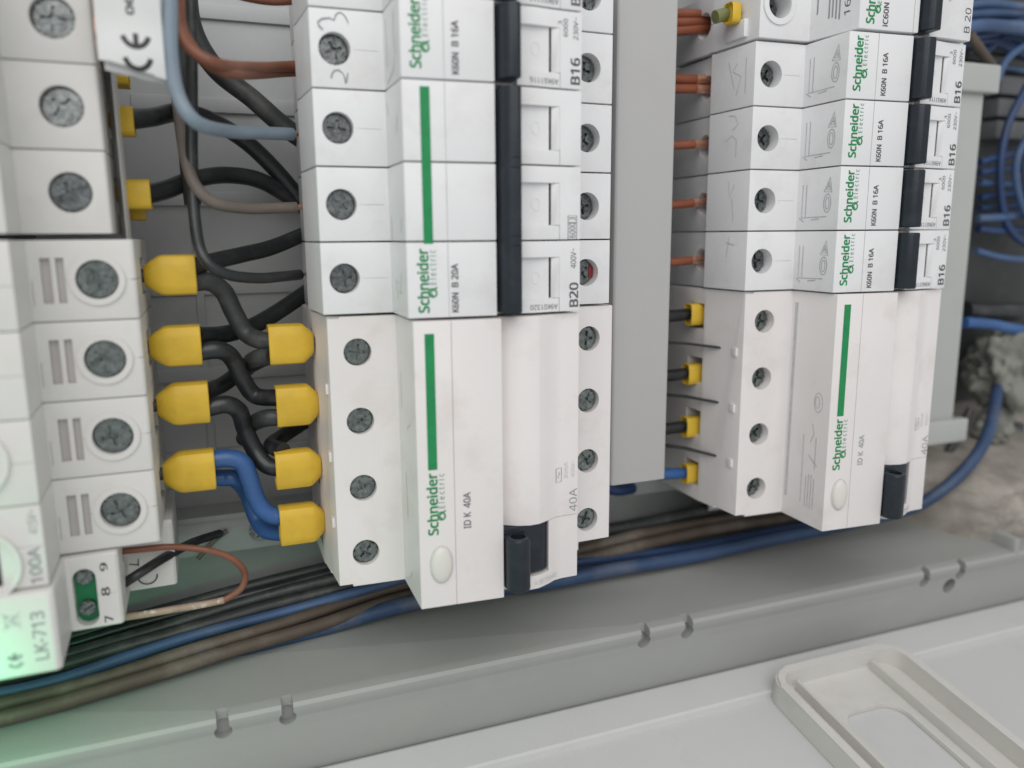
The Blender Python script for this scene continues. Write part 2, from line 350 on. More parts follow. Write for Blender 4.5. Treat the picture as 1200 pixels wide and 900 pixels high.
fr = part('latch_frame', lid_bm(fr_out, [lambda b: extr(b, rrect(119.4, 168.4, 13.0, 122.2, 5.6), 1.6, 12), lambda b: extr(b, rrect(131.5, 154.5, 28.6, 108, 6.5), -2, 5)]), 'frame', lid, (0, 0, 0))
def ribs(b):
    for x in (126.6, 158.4): box(b, x - .55, x + .55, 14.5, 121, 1.4, 5.2, .25)
part('stiffening_rib', lid_bm(ribs), 'frame', lid, (0, 0, 0))

# rails, support bar, trunking
for cx, txt in ((-102, 'steel mounting rail behind the left row with the big main switch'), (22, 'steel mounting rail behind the middle row of breakers'), (148, 'steel mounting rail behind the right row of breakers')):
    bm = bmesh.new(); t = 1.0
    prof = [(cx - 17.5, -62), (cx - 12.5, -62), (cx - 12.5, -68.5), (cx + 12.5, -68.5), (cx + 12.5, -62), (cx + 17.5, -62), (cx + 17.5, -63), (cx + 13.5, -63), (cx + 13.5, -69.5), (cx - 13.5, -69.5), (cx - 13.5, -63), (cx - 17.5, -63)]
    prism(bm, prof, -139, 130, 0); tag(obj('mounting_rail', finish(bm, 'mounting_rail'), 'rail'), txt, 'rail', 'mounting rails')
bar = thing('support_bar', 'long grey crossbar under the lower ends of the breaker rows', 'bar', (60, -126, BACK))
bm = bmesh.new(); box(bm, -150, 210, -132.5, -120, BACK, -71.5, .6); box(bm, -150, 210, -121.2, -119.4, -71.8, -69.8, .4)
BO = (-60, 126, -BACK); obj('bar_body', finish(bm, 'bar_body'), 'bar', bar, BO)
for x, y in (((120.8, -140.2, -71.0)[0], -127.5), (-33, -126.5)):
    screw('rcd', x - 60, y + 126, -70.0 - BACK, bar, 'screw_dark')
d1 = thing('cable_duct', 'tall smooth grey cable trunking between the middle and right breaker rows', 'trunking', (79, 0, BACK), 'cable trunking')
DO = (-79, 0, -BACK)
bm = bmesh.new(); prism(bm, [(70.4, BACK), (70.4, -31), (71.8, -31), (71.8, BACK + 2), (86.6, BACK + 2), (86.6, -31), (88, -31), (88, BACK)], -110.5, 130, .2, 1); obj('duct_body', finish(bm, 'duct_body'), 'shadowgrey', d1, DO)
bm = bmesh.new(); prism(bm, [(69.6, -33), (69.6, -28.6), (70.2, -28), (88.6, -28), (89.2, -28.6), (89.2, -33), (88.3, -33), (88.3, -29.4), (70.5, -29.4), (70.5, -33)], -111.6, 130, .25); obj('duct_cover', finish(bm, 'duct_cover'), 'duct', d1, DO)
d2 = thing('cable_duct', 'grey trunking with pale end clips right of the right-hand breaker row', 'trunking', (222, -40, BACK), 'cable trunking')
DO2 = (-222, 40, -BACK)
bm = bmesh.new(); prism(bm, [(203, BACK), (203, -44), (204, -42.5), (230.5, -42.5), (231.5, -44), (231.5, BACK)], -113, 22, .3); obj('duct_body', finish(bm, 'duct_body'), 'duct_green', d2, DO2)
bm = bmesh.new()
for y0, y1, x1 in ((15.6, 25.6, 235.5), (-117, -107.6, 236.6)):
    box(bm, 206, x1, y0, y1, -45, -40, .9, 3)
    clip = obj('end_clip', finish(bm, 'end_clip'), 'duct_green', d2, DO2); bm = bmesh.new()
bm.free()

# ------------------------------------------------------------------ breaker builders
# ---- slim breakers (one module wide, 18 mm)
MP = [(-16.3, -62), (-16.6, -39.6), (-17.6, -38.4), (-18.3, -38.0), (-17.95, -36.6), (-17.05, -18.2), (0.25, -17.6), (0.0, 0.0), (9.87, 0.65), (21.7, 1.5), (22.0, -2.6), (27.8, -2.6), (28.0, -0.5), (32.5, -0.35), (37.5, -1.1), (45.4, -1.5), (45.2, -17.8), (62.8, -18.3), (63.3, -36.8), (63.3, -62)]
msurf = interp([(0, 0.0), (9.87, 0.65), (21.7, 1.5), (28, -0.5), (32.5, -.35), (37.5, -1.1), (45.4, -1.5)])
def pole_mesh():
    bm = bmesh.new(); prism(bm, MP, -17.82, -0.18, 0.28)
    cut = [lambda b: cyl(b, (-11.4, -9, -24), (0, 0, 1), 3.75, 9), lambda b: cyl(b, (55.4, -9, -24), (0, 0, 1), 3.75, 9),
           lambda b: cyl(b, (-22, -9, -42.5), (1, 0, 0), 3.6, 12, 24), lambda b: cyl(b, (67, -9, -42.5), (-1, 0, 0), 3.6, 12, 24),
           lambda b: box(b, 9.7, 9.95, -19, 1, .35, 3), lambda b: box(b, 28.2, 39.45, -14.4, -4.1, -1.75, 4),
           lambda b: box(b, 36.75, 37.4, -14.3, -4.2, -6, 4),
           lambda b: box(b, 39.4, 39.55, -18.5, -14.3, -1.75, 4)]
    # fine part line across the terminal face
    cut.append(lambda b: box(b, -7.0, -1.0, -9.04, -8.96, -17.97, -16))
    return finish(carve(bm, cut), 'pole_housing', 32)
POLE = pole_mesh()
bm = bmesh.new(); box(bm, 36.8, 37.35, -14.25, -4.25, -5.5, -2.0); SLOT_SHADE = finish(bm, 'slot_shade')  # near-black strip filling the toggle slit, standing in for the shade inside
bm = bmesh.new(); prism(bm, [(37.5, -2.5), (37.5, -1.7), (39.35, -1.05), (39.4, -2.5)], -14.3, -4.2, .05, 1); CHEEK = finish(bm, 'window_cheek')
def toggle_mesh(y0, y1):
    bm = bmesh.new(); prism(bm, [(22.25, -4), (22.5, 1.6), (23.3, 3.6), (24.4, 4.6), (26.4, 4.9), (27.2, 4.3), (27.7, -4)], y0, y1, 0.45, 3)
    return finish(bm, 'toggle', 50)
TOG1 = toggle_mesh(-17.2, -0.8); TOGM = toggle_mesh(-17.35, -0.65)
bm = bmesh.new(); prism(bm, [(22.25, -4), (22.5, 1.6), (23.3, 3.6), (24.4, 4.6), (26.4, 4.9), (27.2, 4.3), (27.7, -4)], -53.3, -0.8, 0.45, 3)
bm = carve(bm, [lambda b, y=y: box(b, 22.9, 29, y - .09, y + .09, 4.35, 8) for y in (-16.9, -19.1, -34.9, -37.1)]); TOGBAR = finish(bm, 'toggle', 50)
def ring_o():
    bm = bmesh.new(); bmp = arc(33.3, -9.2, 1.05, 0, 360, 20, 1.5)[:-1]; ribbon(bm, bmp, .28, True)
    r = bmesh.ops.extrude_face_region(bm, geom=bm.faces[:])
    for v in [g for g in r['geom'] if isinstance(g, bmesh.types.BMVert)]: v.co.z += .2
    for v in bm.verts: v.co.z += -1.84
    return finish(bm, 'embossed_mark')
RING = ring_o()
def emblem(x0, y0, x1, y1):
    cx, cy, w, h = (x0 + x1) / 2, (y0 + y1) / 2, (x1 - x0) / 2, (y1 - y0) / 2
    t = [(math.radians(a)) for a in range(0, 361, 15)]
    loop = [(cx + w * .80 * math.cos(a) + .18 * w * math.sin(a), cy + h * .78 * math.sin(a) - .25 * h * math.cos(a)) for a in t][:-1]
    tail = [(cx + w * .1, cy - h * .55), (cx - w * .5, cy - h * .1), (cx - w * .2, cy + h * .4), (cx + w * .6, cy + h * .95), (cx + w, cy + h * 1.1)]
    return loop, tail
def brand(root, rs, re, rm, surf, pale='ink_teal'):
    letters('Schneider', rs, 90, 'ink_green', root, front(surf), .034, off=UP)
    letters('Electric', re, 90, pale, root, front(surf), .012, off=UP)
    lp, tl = emblem(*rm); o = strokes([lp], .40, 'ink_green', root, front(surf, .08), 'emblem', UP, True)
    strokes([tl], .36, 'ink_green', root, front(surf, .09), 'emblem', UP)
M['ink_mark'] = mat('light_grey_print', (0.42, 0.425, 0.435), 0.5, var=0.2, vscale=600)
def wall_marks(root, dy=0, dark='ink_mark'):
    wx = interp([(-17.6, 0.25), (0, 0.0)]); pl = leftwall(wx)
    strokes([[(-15.2, dy - 4.5), (-15.2, dy - 14.2), (-4.6, dy - 14.0)], [(-13.6, dy - 4.5), (-13.6, dy - 14.0)], [(-11, dy - 14.9), (-7.6, dy - 14.6)], [(-16.2, dy - 14.2), (-14.2, dy - 15.4)]], .26, dark, root, pl, 'circuit_mark', UP)
    strokes([arc(-4.6, dy - 10.2, 1.45, 0, 360, 18, 2.6)[:-1], arc(-4.6, dy - 10.2, .75, 0, 360, 14, 1.7)[:-1]], .26, dark, root, pl, 'approval_mark', UP, True)
    strokes([[(-6.1, dy - 6.9), (-3.0, dy - 7.1), (-3.9, dy - 2.9)], [(-5.2, dy - 6.3), (-3.6, dy - 6.4), (-4.1, dy - 4.2)], [(-4.4, dy - 5.7), (-4.1, dy - 5.7), (-4.3, dy - 5.2)]], .36, dark, root, pl, 'approval_mark', UP, True)
def breaker(n, loc, label, rating, code, texts, group, screws='screw_dark', sd=2.3, wire_side=False, stripe=False):
    """n poles; loc = (x of the nose edge, y of the top seam)"""
    root = thing('circuit_breaker', label, 'circuit breaker', (loc[0], loc[1], -62), group)
    for k in range(n):
        h = obj('pole_housing', POLE, 'white', root, (0, -18 * k, 62))
        screw('big', -11.4, -9 - 18 * k, 62 - 18 - sd, root, screws)
        screw('big', 55.4, -9 - 18 * k, 62 - 18 - sd - 1.2, root, screws)
        if n == 1: obj('toggle', TOG1, 'navy', root, UP)
        elif k == 0: obj('toggle', TOGBAR, 'navy', root, UP)
        obj('embossed_mark', RING, 'white', root, (0, -18 * k, 62)); obj('slot_shade', SLOT_SHADE, 'hole', root, (0, -18 * k, 62)); obj('window_cheek', CHEEK, 'white', root, (0, -18 * k, 62))
    b = -18 * n
    t = front(msurf)
    if stripe:
        brand(root, (2.3, b + 1.4, 5.15, b + 16.4), (5.2, b + 8.0, 6.9, b + 16.0), (4.8, b + 4.9, 7.1, b + 7.2), msurf)
        bm = bmesh.new()
        for i in range(8):
            ya, yb = -1.6 - (18 * n - 19.1) * i / 8, -1.6 - (18 * n - 19.1) * (i + 1) / 8
            bm.faces.new([bm.verts.new((x, y, msurf(x) + .07)) for x, y in ((4.1, yb), (6.35, yb), (6.35, ya), (4.1, ya))])
        bmesh.ops.remove_doubles(bm, verts=bm.verts[:], dist=.001)
        obj('green_stripe', finish(bm, 'green_stripe'), 'ink_green', root, UP)
    else:
        brand(root, (1.9, b + 2.2, 4.7, b + 16.8), (4.8, b + 9.0, 6.3, b + 17.0), (4.5, b + 5.6, 6.6, b + 8.0), msurf)
    kx = 10.5 if stripe else 11.6
    letters(rating[0], (kx, b + 1.3, kx + 1.7, b + 6.0), 90, 'ink_grey', root, t, .028, off=UP)
    letters(rating[1], (kx, b + 7.3, kx + 1.7, b + 12.8), 90, 'ink_grey', root, t, .028, off=UP)
    letters(code[0], (42.3, b + 1.2, 44.9, b + 7.4), 90, 'ink_grey', root, t, .026, off=UP)
    letters(code[1], (31.2, b + .9, 39.0, b + 2.2), 180, 'ink_grey', root, t, off=UP)
    for body, r, boxed in texts:
        r = (r[0], r[1] + b, r[2], r[3] + b)
        letters(body, r, 90, 'ink_grey', root, t, .0, off=UP)
        if boxed:
            x0, y0, x1, y1 = r; e = .35
            strokes([[(x0 - e, y0 - e), (x1 + e, y0 - e), (x1 + e, y1 + e), (x0 - e, y1 + e)]], .16, 'ink_grey', root, t, 'printed_frame', UP, True)
            strokes([[(x0 - e, y1 - 1.4), (x1 + e, y1 - 1.4)]], .16, 'ink_grey', root, t, 'printed_frame', UP)
    return root
T1 = [('230V~', (43.0, 11.5, 44.3, 16.6), False), ('6000', (40.3, 12.0, 41.5, 16.0), False), ('3', (38.9, 14.6, 39.9, 15.4), False)]
T3 = [('400V~', (42.6, 11.0, 44.2, 16.0), False), ('6000 3', (42.2, 18.6, 43.9, 23.7), True)]
G1 = 'breakers in the middle row'; G2 = 'breakers in the right row'
b0 = breaker(1, (0, 36), 'topmost white breaker of the middle row, its upper half cut off by the photo edge', ('K60N', 'B 16A'), ('B16', 'A9K61116'), T1, G1)
b1 = breaker(1, (0, 18), 'white one-pole B16 breaker of the middle row with pencilled figures round its screw', ('K60N', 'B 16A'), ('B16', 'A9K61116'), T1, G1)
b3 = breaker(3, (0, 0), 'white three-pole B20 breaker with long green stripe and one long dark toggle bar', ('K60N', 'B 20A'), ('B20', 'A9K01320'), T3, G1, stripe=True)
sh = lambda x: -18.0
strokes([[(-13.9, -5.0), (-14.8, -4.2), (-15, -3.4), (-14, -2.6), (-12.3, -2.3), (-11.2, -2.7), (-10.8, -1.6), (-10.2, -1.0), (-9.4, -1.0), (-8.6, -1.7), (-7.6, -3.6)]], .34, 'pencil', b1, front(sh, .12), 'pencilled_figure', UP)
strokes([[(-12.5, -15.7), (-12.3, -14.8), (-11.7, -14.0), (-10.7, -13.8), (-9.8, -14.4), (-9.3, -15.3), (-9.1, -16.8)], [(-8.5, -14.3), (-8.9, -16.6)]], .34, 'pencil', b1, front(sh, .12), 'pencilled_figure', UP)
lw = leftwall(interp([(-17.6, 0.25), (0, 0)]), .09)
strokes([[(-14.2, -2.4), (-13.8, -13.5)], [(-6, -12.6), (-6.8, -15), (-14, -17.0)], [(-5.6, -2.5), (-6, -7.5), (-5.0, -12)]], .35, 'ink_faint', b1, lw, 'pencilled_figure', UP)
strokes([[(-6.2, -43.5), (-6.6, -46), (-8, -48.3), (-5.5, -48.0)], [(-9, -46), (-12, -45.2), (-9.5, -50)], [(-4, -30.5), (-4.4, -34.0)], [(-14.5, -36), (-15, -30)], [(-5, -7), (-6, -11.2)], [(-15.8, -3), (-14.8, -6)]], .32, 'ink_faint', b3, lw, 'pencilled_figure', UP)
bm = bmesh.new(); box(bm, 57.6, 59.0, -46.6, -43.4, -21.8, -21.0, .3); obj('red_insert', finish(bm, 'red_insert'), 'red', b3, UP)
CX, CV = 126.15, 20.035
nth = ['first slim breaker below the taller one, two copper wires entering its left side', 'slim B16 breaker of the right row, second below the taller one', 'third slim B16 breaker below the taller one in the right row', 'slim B16 breaker of the right row resting on the wide residual-current device']
for k in range(4):
    o = breaker(1, (CX, CV - 18 * k), nth[k], ('K60N', 'B 16A'), ('B16', 'A9K61116'), T1, G2, sd=3.4)
    wall_marks(o)
    side = leftwall(interp([(-36.6, -17.9), (-18.2, -17.05)]), .09)
    q = [[[(-30, -4), (-27, -12)], [(-26, -5), (-28, -7), (-24, -9), (-26, -14)], [(-22, -4), (-22, -14)]], [[(-29, -1.5), (-26, -2), (-24.5, -4.5), (-27, -6)], [(-30, -9), (-27, -7.5), (-25, -9), (-25, -14)]], [[(-28, -3), (-27, -8), (-25, -4)], [(-26, -8), (-25, -15)]], [[(-28, -3.4), (-24, -4.2)], [(-26.5, -1.5), (-27.5, -8)]]][k]
    strokes(q, .24, 'ink_faint', o, side, 'pencilled_figure', UP)

# ---- the different, slightly taller breaker at the top of the right row
IP = [(-17.6, -62), (-18.2, -37.6), (-17.9, -36.6), (-17.05, -17.0), (0.4, -16.6), (2.4, 0.6), (12, 1.2), (22.6, 2.0), (22.9, -2.4), (28.6, -2.4), (28.8, 0.2), (33, .3), (45.6, -.4), (45.6, -17), (62.8, -17.4), (63.3, -36.8), (63.3, -62)]
bm = bmesh.new(); prism(bm, IP, -17.8, -0.2, 0.4)
bm = carve(bm, [lambda b: cyl(b, (-10.6, -8.4, -24), (0, 0, 1), 3.9, 9), lambda b: cyl(b, (55.4, -9, -24), (0, 0, 1), 3.7, 9), lambda b: box(b, -20, -12.9, -19, 1, -42, -16.6 - 6) if False else box(b, -19, -17.3, -9.6, -9.4, -40, -10),
                lambda b: cyl(b, (-22, -9, -43), (1, 0, 0), 3.9, 12, 24), lambda b: box(b, 20.6, 20.8, -19, 1, .9, 5)])
IH = finish(bm, 'pole_housing', 32)
ib = thing('circuit_breaker', 'taller-nosed white breaker at the top of the right row with a collared screw hole', 'circuit breaker', (CX, CV + 18.3, -62), G2)
obj('pole_housing', IH, 'white', ib, UP)
bm = bmesh.new(); cyl(bm, (-10.6, -8.4, -17.1), (0, 0, 1), 5.6, .7, 40, bev=.3); bm = carve(bm, [lambda b: cyl(b, (-10.6, -8.4, -20), (0, 0, 1), 3.95, 9)])
obj('screw_collar', finish(bm, 'screw_collar'), 'white', ib, UP)
screw('big', -10.6, -8.4, 62 - 22.2, ib, 'screw_dark')
obj('toggle', TOG1, 'navy', ib, (.8, 0, 62.3))
isurf = interp([(2.4, .6), (12, 1.2), (22.6, 2.0), (28.8, .2), (33, .3), (45.6, -.4)])
brand(ib, (4.4, -16.4, 7.4, -2.0), (8.0, -11, 9.4, -2), (7.2, -13.6, 9.3, -11.4), isurf)
letters('iC60N', (10.2, -16.8, 12.0, -10.6), 90, 'ink_grey', ib, front(isurf), .028, off=UP)
letters('B 20', (42.4, -15.6, 44.8, -8.8), 90, 'ink_grey', ib, front(isurf), .0, off=UP)
letters('16A', (35, -8, 36.4, -3), 90, 'ink_pale', ib, front(isurf), .0, off=UP)
wl = leftwall(interp([(-16.6, .4), (.6, 2.4)]))
strokes([[(-14, -2), (-14, -11)], [(-9.8, -4), (-9.8, -13)], [(-8.6, -3), (-8.6, -13)], [(-7.4, -3), (-7.4, -13.6)], [(-6.2, -2), (-6.2, -14)]], .5, 'ink_pale', ib, wl, 'printed_mark', UP)
letters('16A', (-4.6, -13.5, -2.6, -6.5), 90, 'ink_grey', ib, wl, .0, off=UP)
bm = bmesh.new(); box(bm, -18.6, -17.0, -16.6, -11.6, -31, -22, .3); obj('lower_step', finish(bm, 'lower_step'), 'white', ib, UP)

# ---- four-pole residual-current devices
RP = [(-17.2, -62), (-17.5, -37.6), (-17.2, -36.6), (-16.2, -19.0), (1.2, -18.2), (0.8, 1.0), (9.95, 1.55), (22.5, 2.4), (22.8, -1.8), (23.6, -2.4), (25.2, -1.3), (27.4, .1), (30.4, .9), (33.2, .7), (36.4, -.8), (38.8, -2.2), (41.0, -2.7), (45.9, -2.8), (45.7, -18.6), (64.4, -19.2), (64.7, -37), (64.7, -62)]
rsurf = interp([(0.8, 1.0), (9.95, 1.55), (22.5, 2.4), (22.8, -1.8), (23.6, -2.4), (25.2, -1.3), (27.4, .1), (30.4, .9), (33.2, .7), (36.4, -.8), (38.8, -2.2), (41.0, -2.7), (45.9, -2.8)])
RH_ = 72.4
bm = bmesh.new(); prism(bm, RP, -RH_, 0, 0.32)
cut = []
for k in range(4):
    y = -9.2 - 18 * k
    cut += [lambda b, y=y: cyl(b, (-8.9, y, -25), (0, 0, 1), 3.55, 9), lambda b, y=y: cyl(b, (56.8, y, -25), (0, 0, 1), 3.55, 9),
            lambda b, y=y: box(b, -22, -11, y - 4.2, y + 4.2, -47, -38.4), lambda b, y=y: box(b, 59, 70, y - 4, y + 4, -47, -38.4)]
cut += [lambda b: box(b, 9.86, 10.04, -90, 9, 1.2, 5), lambda b: box(b, -20, -12.6, -80, -71.6, -30, -10), lambda b: box(b, 54, 70, -80, -69.8, -30, -10),
        lambda b: box(b, 22.9, 36.4, -68.6, -54.4, -5.5, 6), lambda b: box(b, 36.4, 47, -54.55, -54.4, -3.1, 4), lambda b: cyl(b, (6.2, -60.9, -2), (0, 0, 1), 3.1, 8, 32) if False else box(b, -19, -13.2, -.45, 1, -20, -17)]
RCD = finish(carve(bm, cut), 'housing', 30)
bm = bmesh.new()                                                     # the lever: a hollow U-shaped bar, and the dark drum behind it
extr(bm, [(0, 0), (1, 0), (1, 1), (0, 1)], 0, 1); bm.clear()
lv = [(22.9, -5)] + [(22.9 + 3.1 - 3.1 * math.cos(math.radians(a)), 3.6 + 3.1 * math.sin(math.radians(a))) for a in range(0, 181, 18)] + [(29.1, -5)]
prism(bm, lv, -70.2, -55.9, 0.7, 3)
bm = carve(bm, [lambda b: cyl(b, (26.0, -63, 3.5), (0, 1, 0), 2.0, 10, 24), lambda b: box(b, 28.3, 31, -60, -50, 1.5, 5.2)])
LEV = finish(bm, 'lever', 45)
bm = bmesh.new(); prism(bm, [(23.0, -5.4), (23.0, .2), (27, .4), (31, .3), (34.5, -.3), (36.1, -1.4), (36.3, -5.4)], -67.8, -54.6, .3); DRUM = finish(bm, 'lever_drum')
bm = bmesh.new()
for i in range(9):                                                   # domed oval push button
    pass
bmesh.ops.create_uvsphere(bm, u_segments=32, v_segments=16, radius=1)
for v in bm.verts:
    x, y, z = v.co; bt = abs(z) ** .6 * (1 if z > 0 else -1); v.co = (6.25 + 2.75 * x, -61.2 + 4.7 * y, 1.1 + 1.7 * bt)
BTN = finish(bm, 'test_button', 60)
bm = bmesh.new(); ribbon(bm, arc(6.25, -61.2, 2.95, 0, 360, 40, 4.95)[:-1], .22, True)
for v in bm.verts: v.co.z = rsurf(v.co.x) + .03
RIMR = finish(bm, 'button_gap')
def rcd(loc, label, mt, amps, ink, sk, sd):
    r = thing('residual_current_device', label, 'circuit breaker', (loc[0], loc[1], -62), 'wide residual-current devices')
    me = RCD if mt == 'white_warm' else RCD.copy()
    if me is not RCD: me.materials.clear()
    obj('housing', me, mt, r, UP)
    for k in range(4):
        screw('rcd', -8.9, -9.2 - 18 * k, 62 - 18.8 - sd, r, sk); screw('rcd', 56.8, -9.2 - 18 * k, 62 - 18.9 - sd - .8, r, sk)
    obj('lever', LEV, 'navy', r, UP); obj('lever_drum', DRUM, 'navy', r, UP); obj('test_button', BTN, 'button', r, UP); obj('button_gap', RIMR, 'ink_faint', r, UP)
    f = front(rsurf)
    bm = bmesh.new()
    for x, y in ((3.45, -36.4), (5.75, -36.4), (5.75, -3.0), (3.45, -3.0)): bm.verts.new((x, y, rsurf(x) + .07))
    bm.faces.new(bm.verts[:]); obj('green_stripe', finish(bm, 'green_stripe'), 'ink_green', r, UP)
    brand(r, (2.9, -53.2, 5.7, -37.2), (5.75, -46.4, 7.4, -37.6), (5.4, -49.6, 7.6, -47.2), rsurf)
    letters('ID K  ' + amps, (12.1, -52.4, 14.0, -43.0), 90, 'ink_grey' if ink else 'ink_pale', r, f, .016, off=UP)
    letters(amps, (43.3, -53.6, 45.6, -47.2), 90, 'ink_pale', r, f, .0, off=UP)
    letters('30mA', (41.6, -44.2, 42.8, -39.6), 90, 'ink_faint', r, f, .0, off=UP)
    letters('400V~', (43.8, -44.0, 44.9, -39.4), 90, 'ink_faint', r, f, .0, off=UP)
    strokes([[(39.2, -44.8), (40.9, -44.8), (40.9, -41.0), (39.2, -41.0)]], .22, 'ink_pale', r, f, 'printed_frame', UP, True)
    strokes([[(40.05, -43.8), (39.7, -43.3), (40.4, -42.6), (40.05, -42.1)]], .2, 'ink_pale', r, f, 'printed_mark', UP)
    letters('A9R70440', (31.5, -71.4, 39.5, -70.0), 0, 'ink_faint', r, f, .0, off=UP)
    return r
r1 = rcd((0, -54.5), 'wide four-pole residual-current device of the middle row, green stripe, dark lever and test button', 'white_warm', '40A', True, 'screw', 1.0)
r2 = rcd((CX + .1, CV - 72.3), 'wide four-pole residual-current device of the right row with smudged grey print on its left step', 'white_warm', '40A', False, 'screw', 2.5)
wx = interp([(-18.2, 1.2), (1.0, .8)])
strokes([[(-15.8, -3.5), (-16.2, -66)], [(-16.6, -3.5), (-16.8, -66)]], .55, 'ink_faint', r2, leftwall(wx), 'moulded_groove', UP)
strokes([arc(-4, -33, 1.8, 0, 360, 18, 3.0)[:-1], arc(-4.4, -33, .9, 0, 360, 14, 1.8)[:-1]], .28, 'ink_faint', r2, leftwall(wx), 'approval_mark', UP, True)
strokes([[(-9.5, -44), (-9.5, -66)], [(-6, -40), (-5, -43), (-6.5, -46)], [(-4, -44), (-4, -54)], [(-7, -50), (-3, -53)], [(-7.5, -57), (-7.5, -67)], [(-6.3, -56), (-6.3, -67)], [(-5.1, -56), (-5.1, -67)], [(-3.9, -57), (-3.9, -67)]], .34, 'ink_faint', r2, leftwall(wx), 'printed_mark', UP)
strokes([[(-14.5, -14), (-14.2, -24)], [(-8, -66), (-11, -69)], [(-9, -28), (-5, -26)], [(-12, -40), (-11, -52)]], .3, 'ink_faint', r1, leftwall(wx), 'scuff_mark', UP)
for rr_ in (r1, r2):
    for k in range(3):
        y = -18.4 - 18 * k
        bm = bmesh.new(); box(bm, -17.0, -15.9, y - 1.8, y + .9, -24.0, -21.5, .3); obj('moulded_tab', finish(bm, 'moulded_tab'), 'white_warm', rr_, UP)
for k in range(3):                                                   # dark barrier fins between the terminals of the right device
    y = -18.4 - 18 * k
    bm = bmesh.new(); prism(bm, [(-30, -52), (-30, -50.8), (-22, -42), (-17.3, -30.0), (-16.8, -29.4), (-16.6, -31.0), (-20, -43), (-27, -52)], y - .35, y + .35, .1, 1)
    obj('barrier_fin', finish(bm, 'barrier_fin'), 'darkbox', r2, UP)

# ------------------------------------------------------------------ the left row
def mirror_profile(half, cx): return half + [(2 * cx - x, z) for x, z in half[::-1]]
# main switch, four poles
AC = -102.0
half = [(-58.2, -62), (-58.2, -37), (-58.5, -18.4), (-59.1, -17.9), (-79.7, -17.5), (-79.4, 0.0)]
AP = mirror_profile(half, AC)
bm = bmesh.new(); prism(bm, AP, -17.9, -0.1, 0.3)
AS = -66.4
cut = [lambda b: cyl(b, (AS, -8.9, -26), (0, 0, 1), 4.35, 12), lambda b: cyl(b, (-137.6, -8.9, -26), (0, 0, 1), 4.35, 12),
       lambda b: box(b, -77.3, -75.3, -13.9, -4.0, -20.2, -15), lambda b: box(b, -74.3, -72.7, -13.9, -4.0, -20.2, -15),
       lambda b: box(b, -59.5, -57, -9.05, -8.9, -30, -10), lambda b: box(b, -61.4, -58, -9.0, -8.9, -17.98, -15), lambda b: box(b, -72.7, -70.9, -9.0, -8.9, -17.8, -15),
       lambda b: box(b, -130, -79.0, -9.08, -8.92, -.2, 5), lambda b: box(b, -79.25, -79.1, -14.5, -9.0, -18, -17),
       lambda b: box(b, -62, -50, -13.5, -4.5, -46, -32)]
AM = finish(carve(bm, cut), 'pole_housing', 30)
bm = bmesh.new(); cyl(bm, (AS, -8.9, -18.0), (0, 0, 1), 5.7, .75, 44, bev=.3); bm = carve(bm, [lambda b: cyl(b, (AS, -8.9, -24), (0, 0, 1), 4.4, 12)]); ACOL = finish(bm, 'screw_collar')
bm = bmesh.new(); box(bm, -77.25, -75.35, -13.85, -4.05, -19.95, -18.7); box(bm, -74.25, -72.75, -13.85, -4.05, -19.95, -18.7); ASLOT = finish(bm, 'slot_insert')
A0 = -34.9
sw = thing('main_switch', 'big white four-pole 100A main switch at the left edge with four bright screws', 'switch', (AC, A0, -62))
for k in range(4):
    o = (-AC, -18 * k, 62)
    obj('pole_housing', AM, 'cream', sw, o); obj('screw_collar', ACOL, 'cream', sw, o); obj('slot_insert', ASLOT, 'slotgrey', sw, o)
    screw('wide', AS - AC, -8.9 - 18 * k, 62 - 18.6, sw, 'screw'); screw('wide', -137.6 - AC, -8.9 - 18 * k, 62 - 18.6, sw, 'screw')
ns = lambda x: 0.0
SO = (-AC, -A0, 62)
for cy in (-79.0, -101.0):
    bm = bmesh.new(); cyl(bm, (-91.8, cy, -.2), (0, 0, 1), 8.0, 1.2, 48, bev=.4); bm = carve(bm, [lambda b: cyl(b, (-91.8, cy, .25), (0, 0, 1), 6.9, 5, 40)]); obj('moulded_ring', finish(bm, 'moulded_ring'), 'cream', sw, SO)
bm = bmesh.new(); box(bm, -88.6, -87.7, -105.5, -96.5, -.2, .5, .2); obj('window_slot', finish(bm, 'window_slot'), 'ink_black', sw, SO)
letters('100A', (-82.7, -106.1, -80.4, -98.1), 90, 'ink_pale', sw, front(ns, .08), .022, off=SO)
letters('415V~', (-82.0, -95.2, -80.3, -89.9), 90, 'ink_pale', sw, front(ns, .08), .0, off=SO)
# upper device
D0 = 2.2
half = [(-62.0, -62), (-62.2, -37), (-62.5, -19.2), (-63.0, -18.8), (-80.2, -18.6), (-79.6, -1.0)]
DP = mirror_profile(half, AC)
bm = bmesh.new(); prism(bm, DP, -17.88, -0.12, 0.25)
bm = carve(bm, [lambda b: cyl(b, (-70.0, -9.0, -27), (0, 0, 1), 4.35, 12), lambda b: cyl(b, (-134.0, -9.0, -27), (0, 0, 1), 4.35, 12), lambda b: box(b, -66, -50, -13.5, -4.5, -46, -32),
                lambda b: box(b, -62.25, -60, -40, 2, -24.6, -24.2), lambda b: box(b, -62.2, -60, -40, 2, -29.2, -28.6)])
DM = finish(bm and bm or bm, 'pole_housing', 30)
up = thing('circuit_breaker', 'white multi-pole breaker in the upper left corner with three deep-set screws', 'circuit breaker', (AC, D0, -62))
for k in (-2, -1, 0, 1):
    obj('pole_housing', DM, 'cream', up, (-AC, -18 * k, 62)); screw('wide', -70.0 - AC, -9 - 18 * k, 62 - 20.4, up, 'screw_dark'); screw('wide', -134.0 - AC, -9 - 18 * k, 62 - 20.4, up, 'screw_dark')
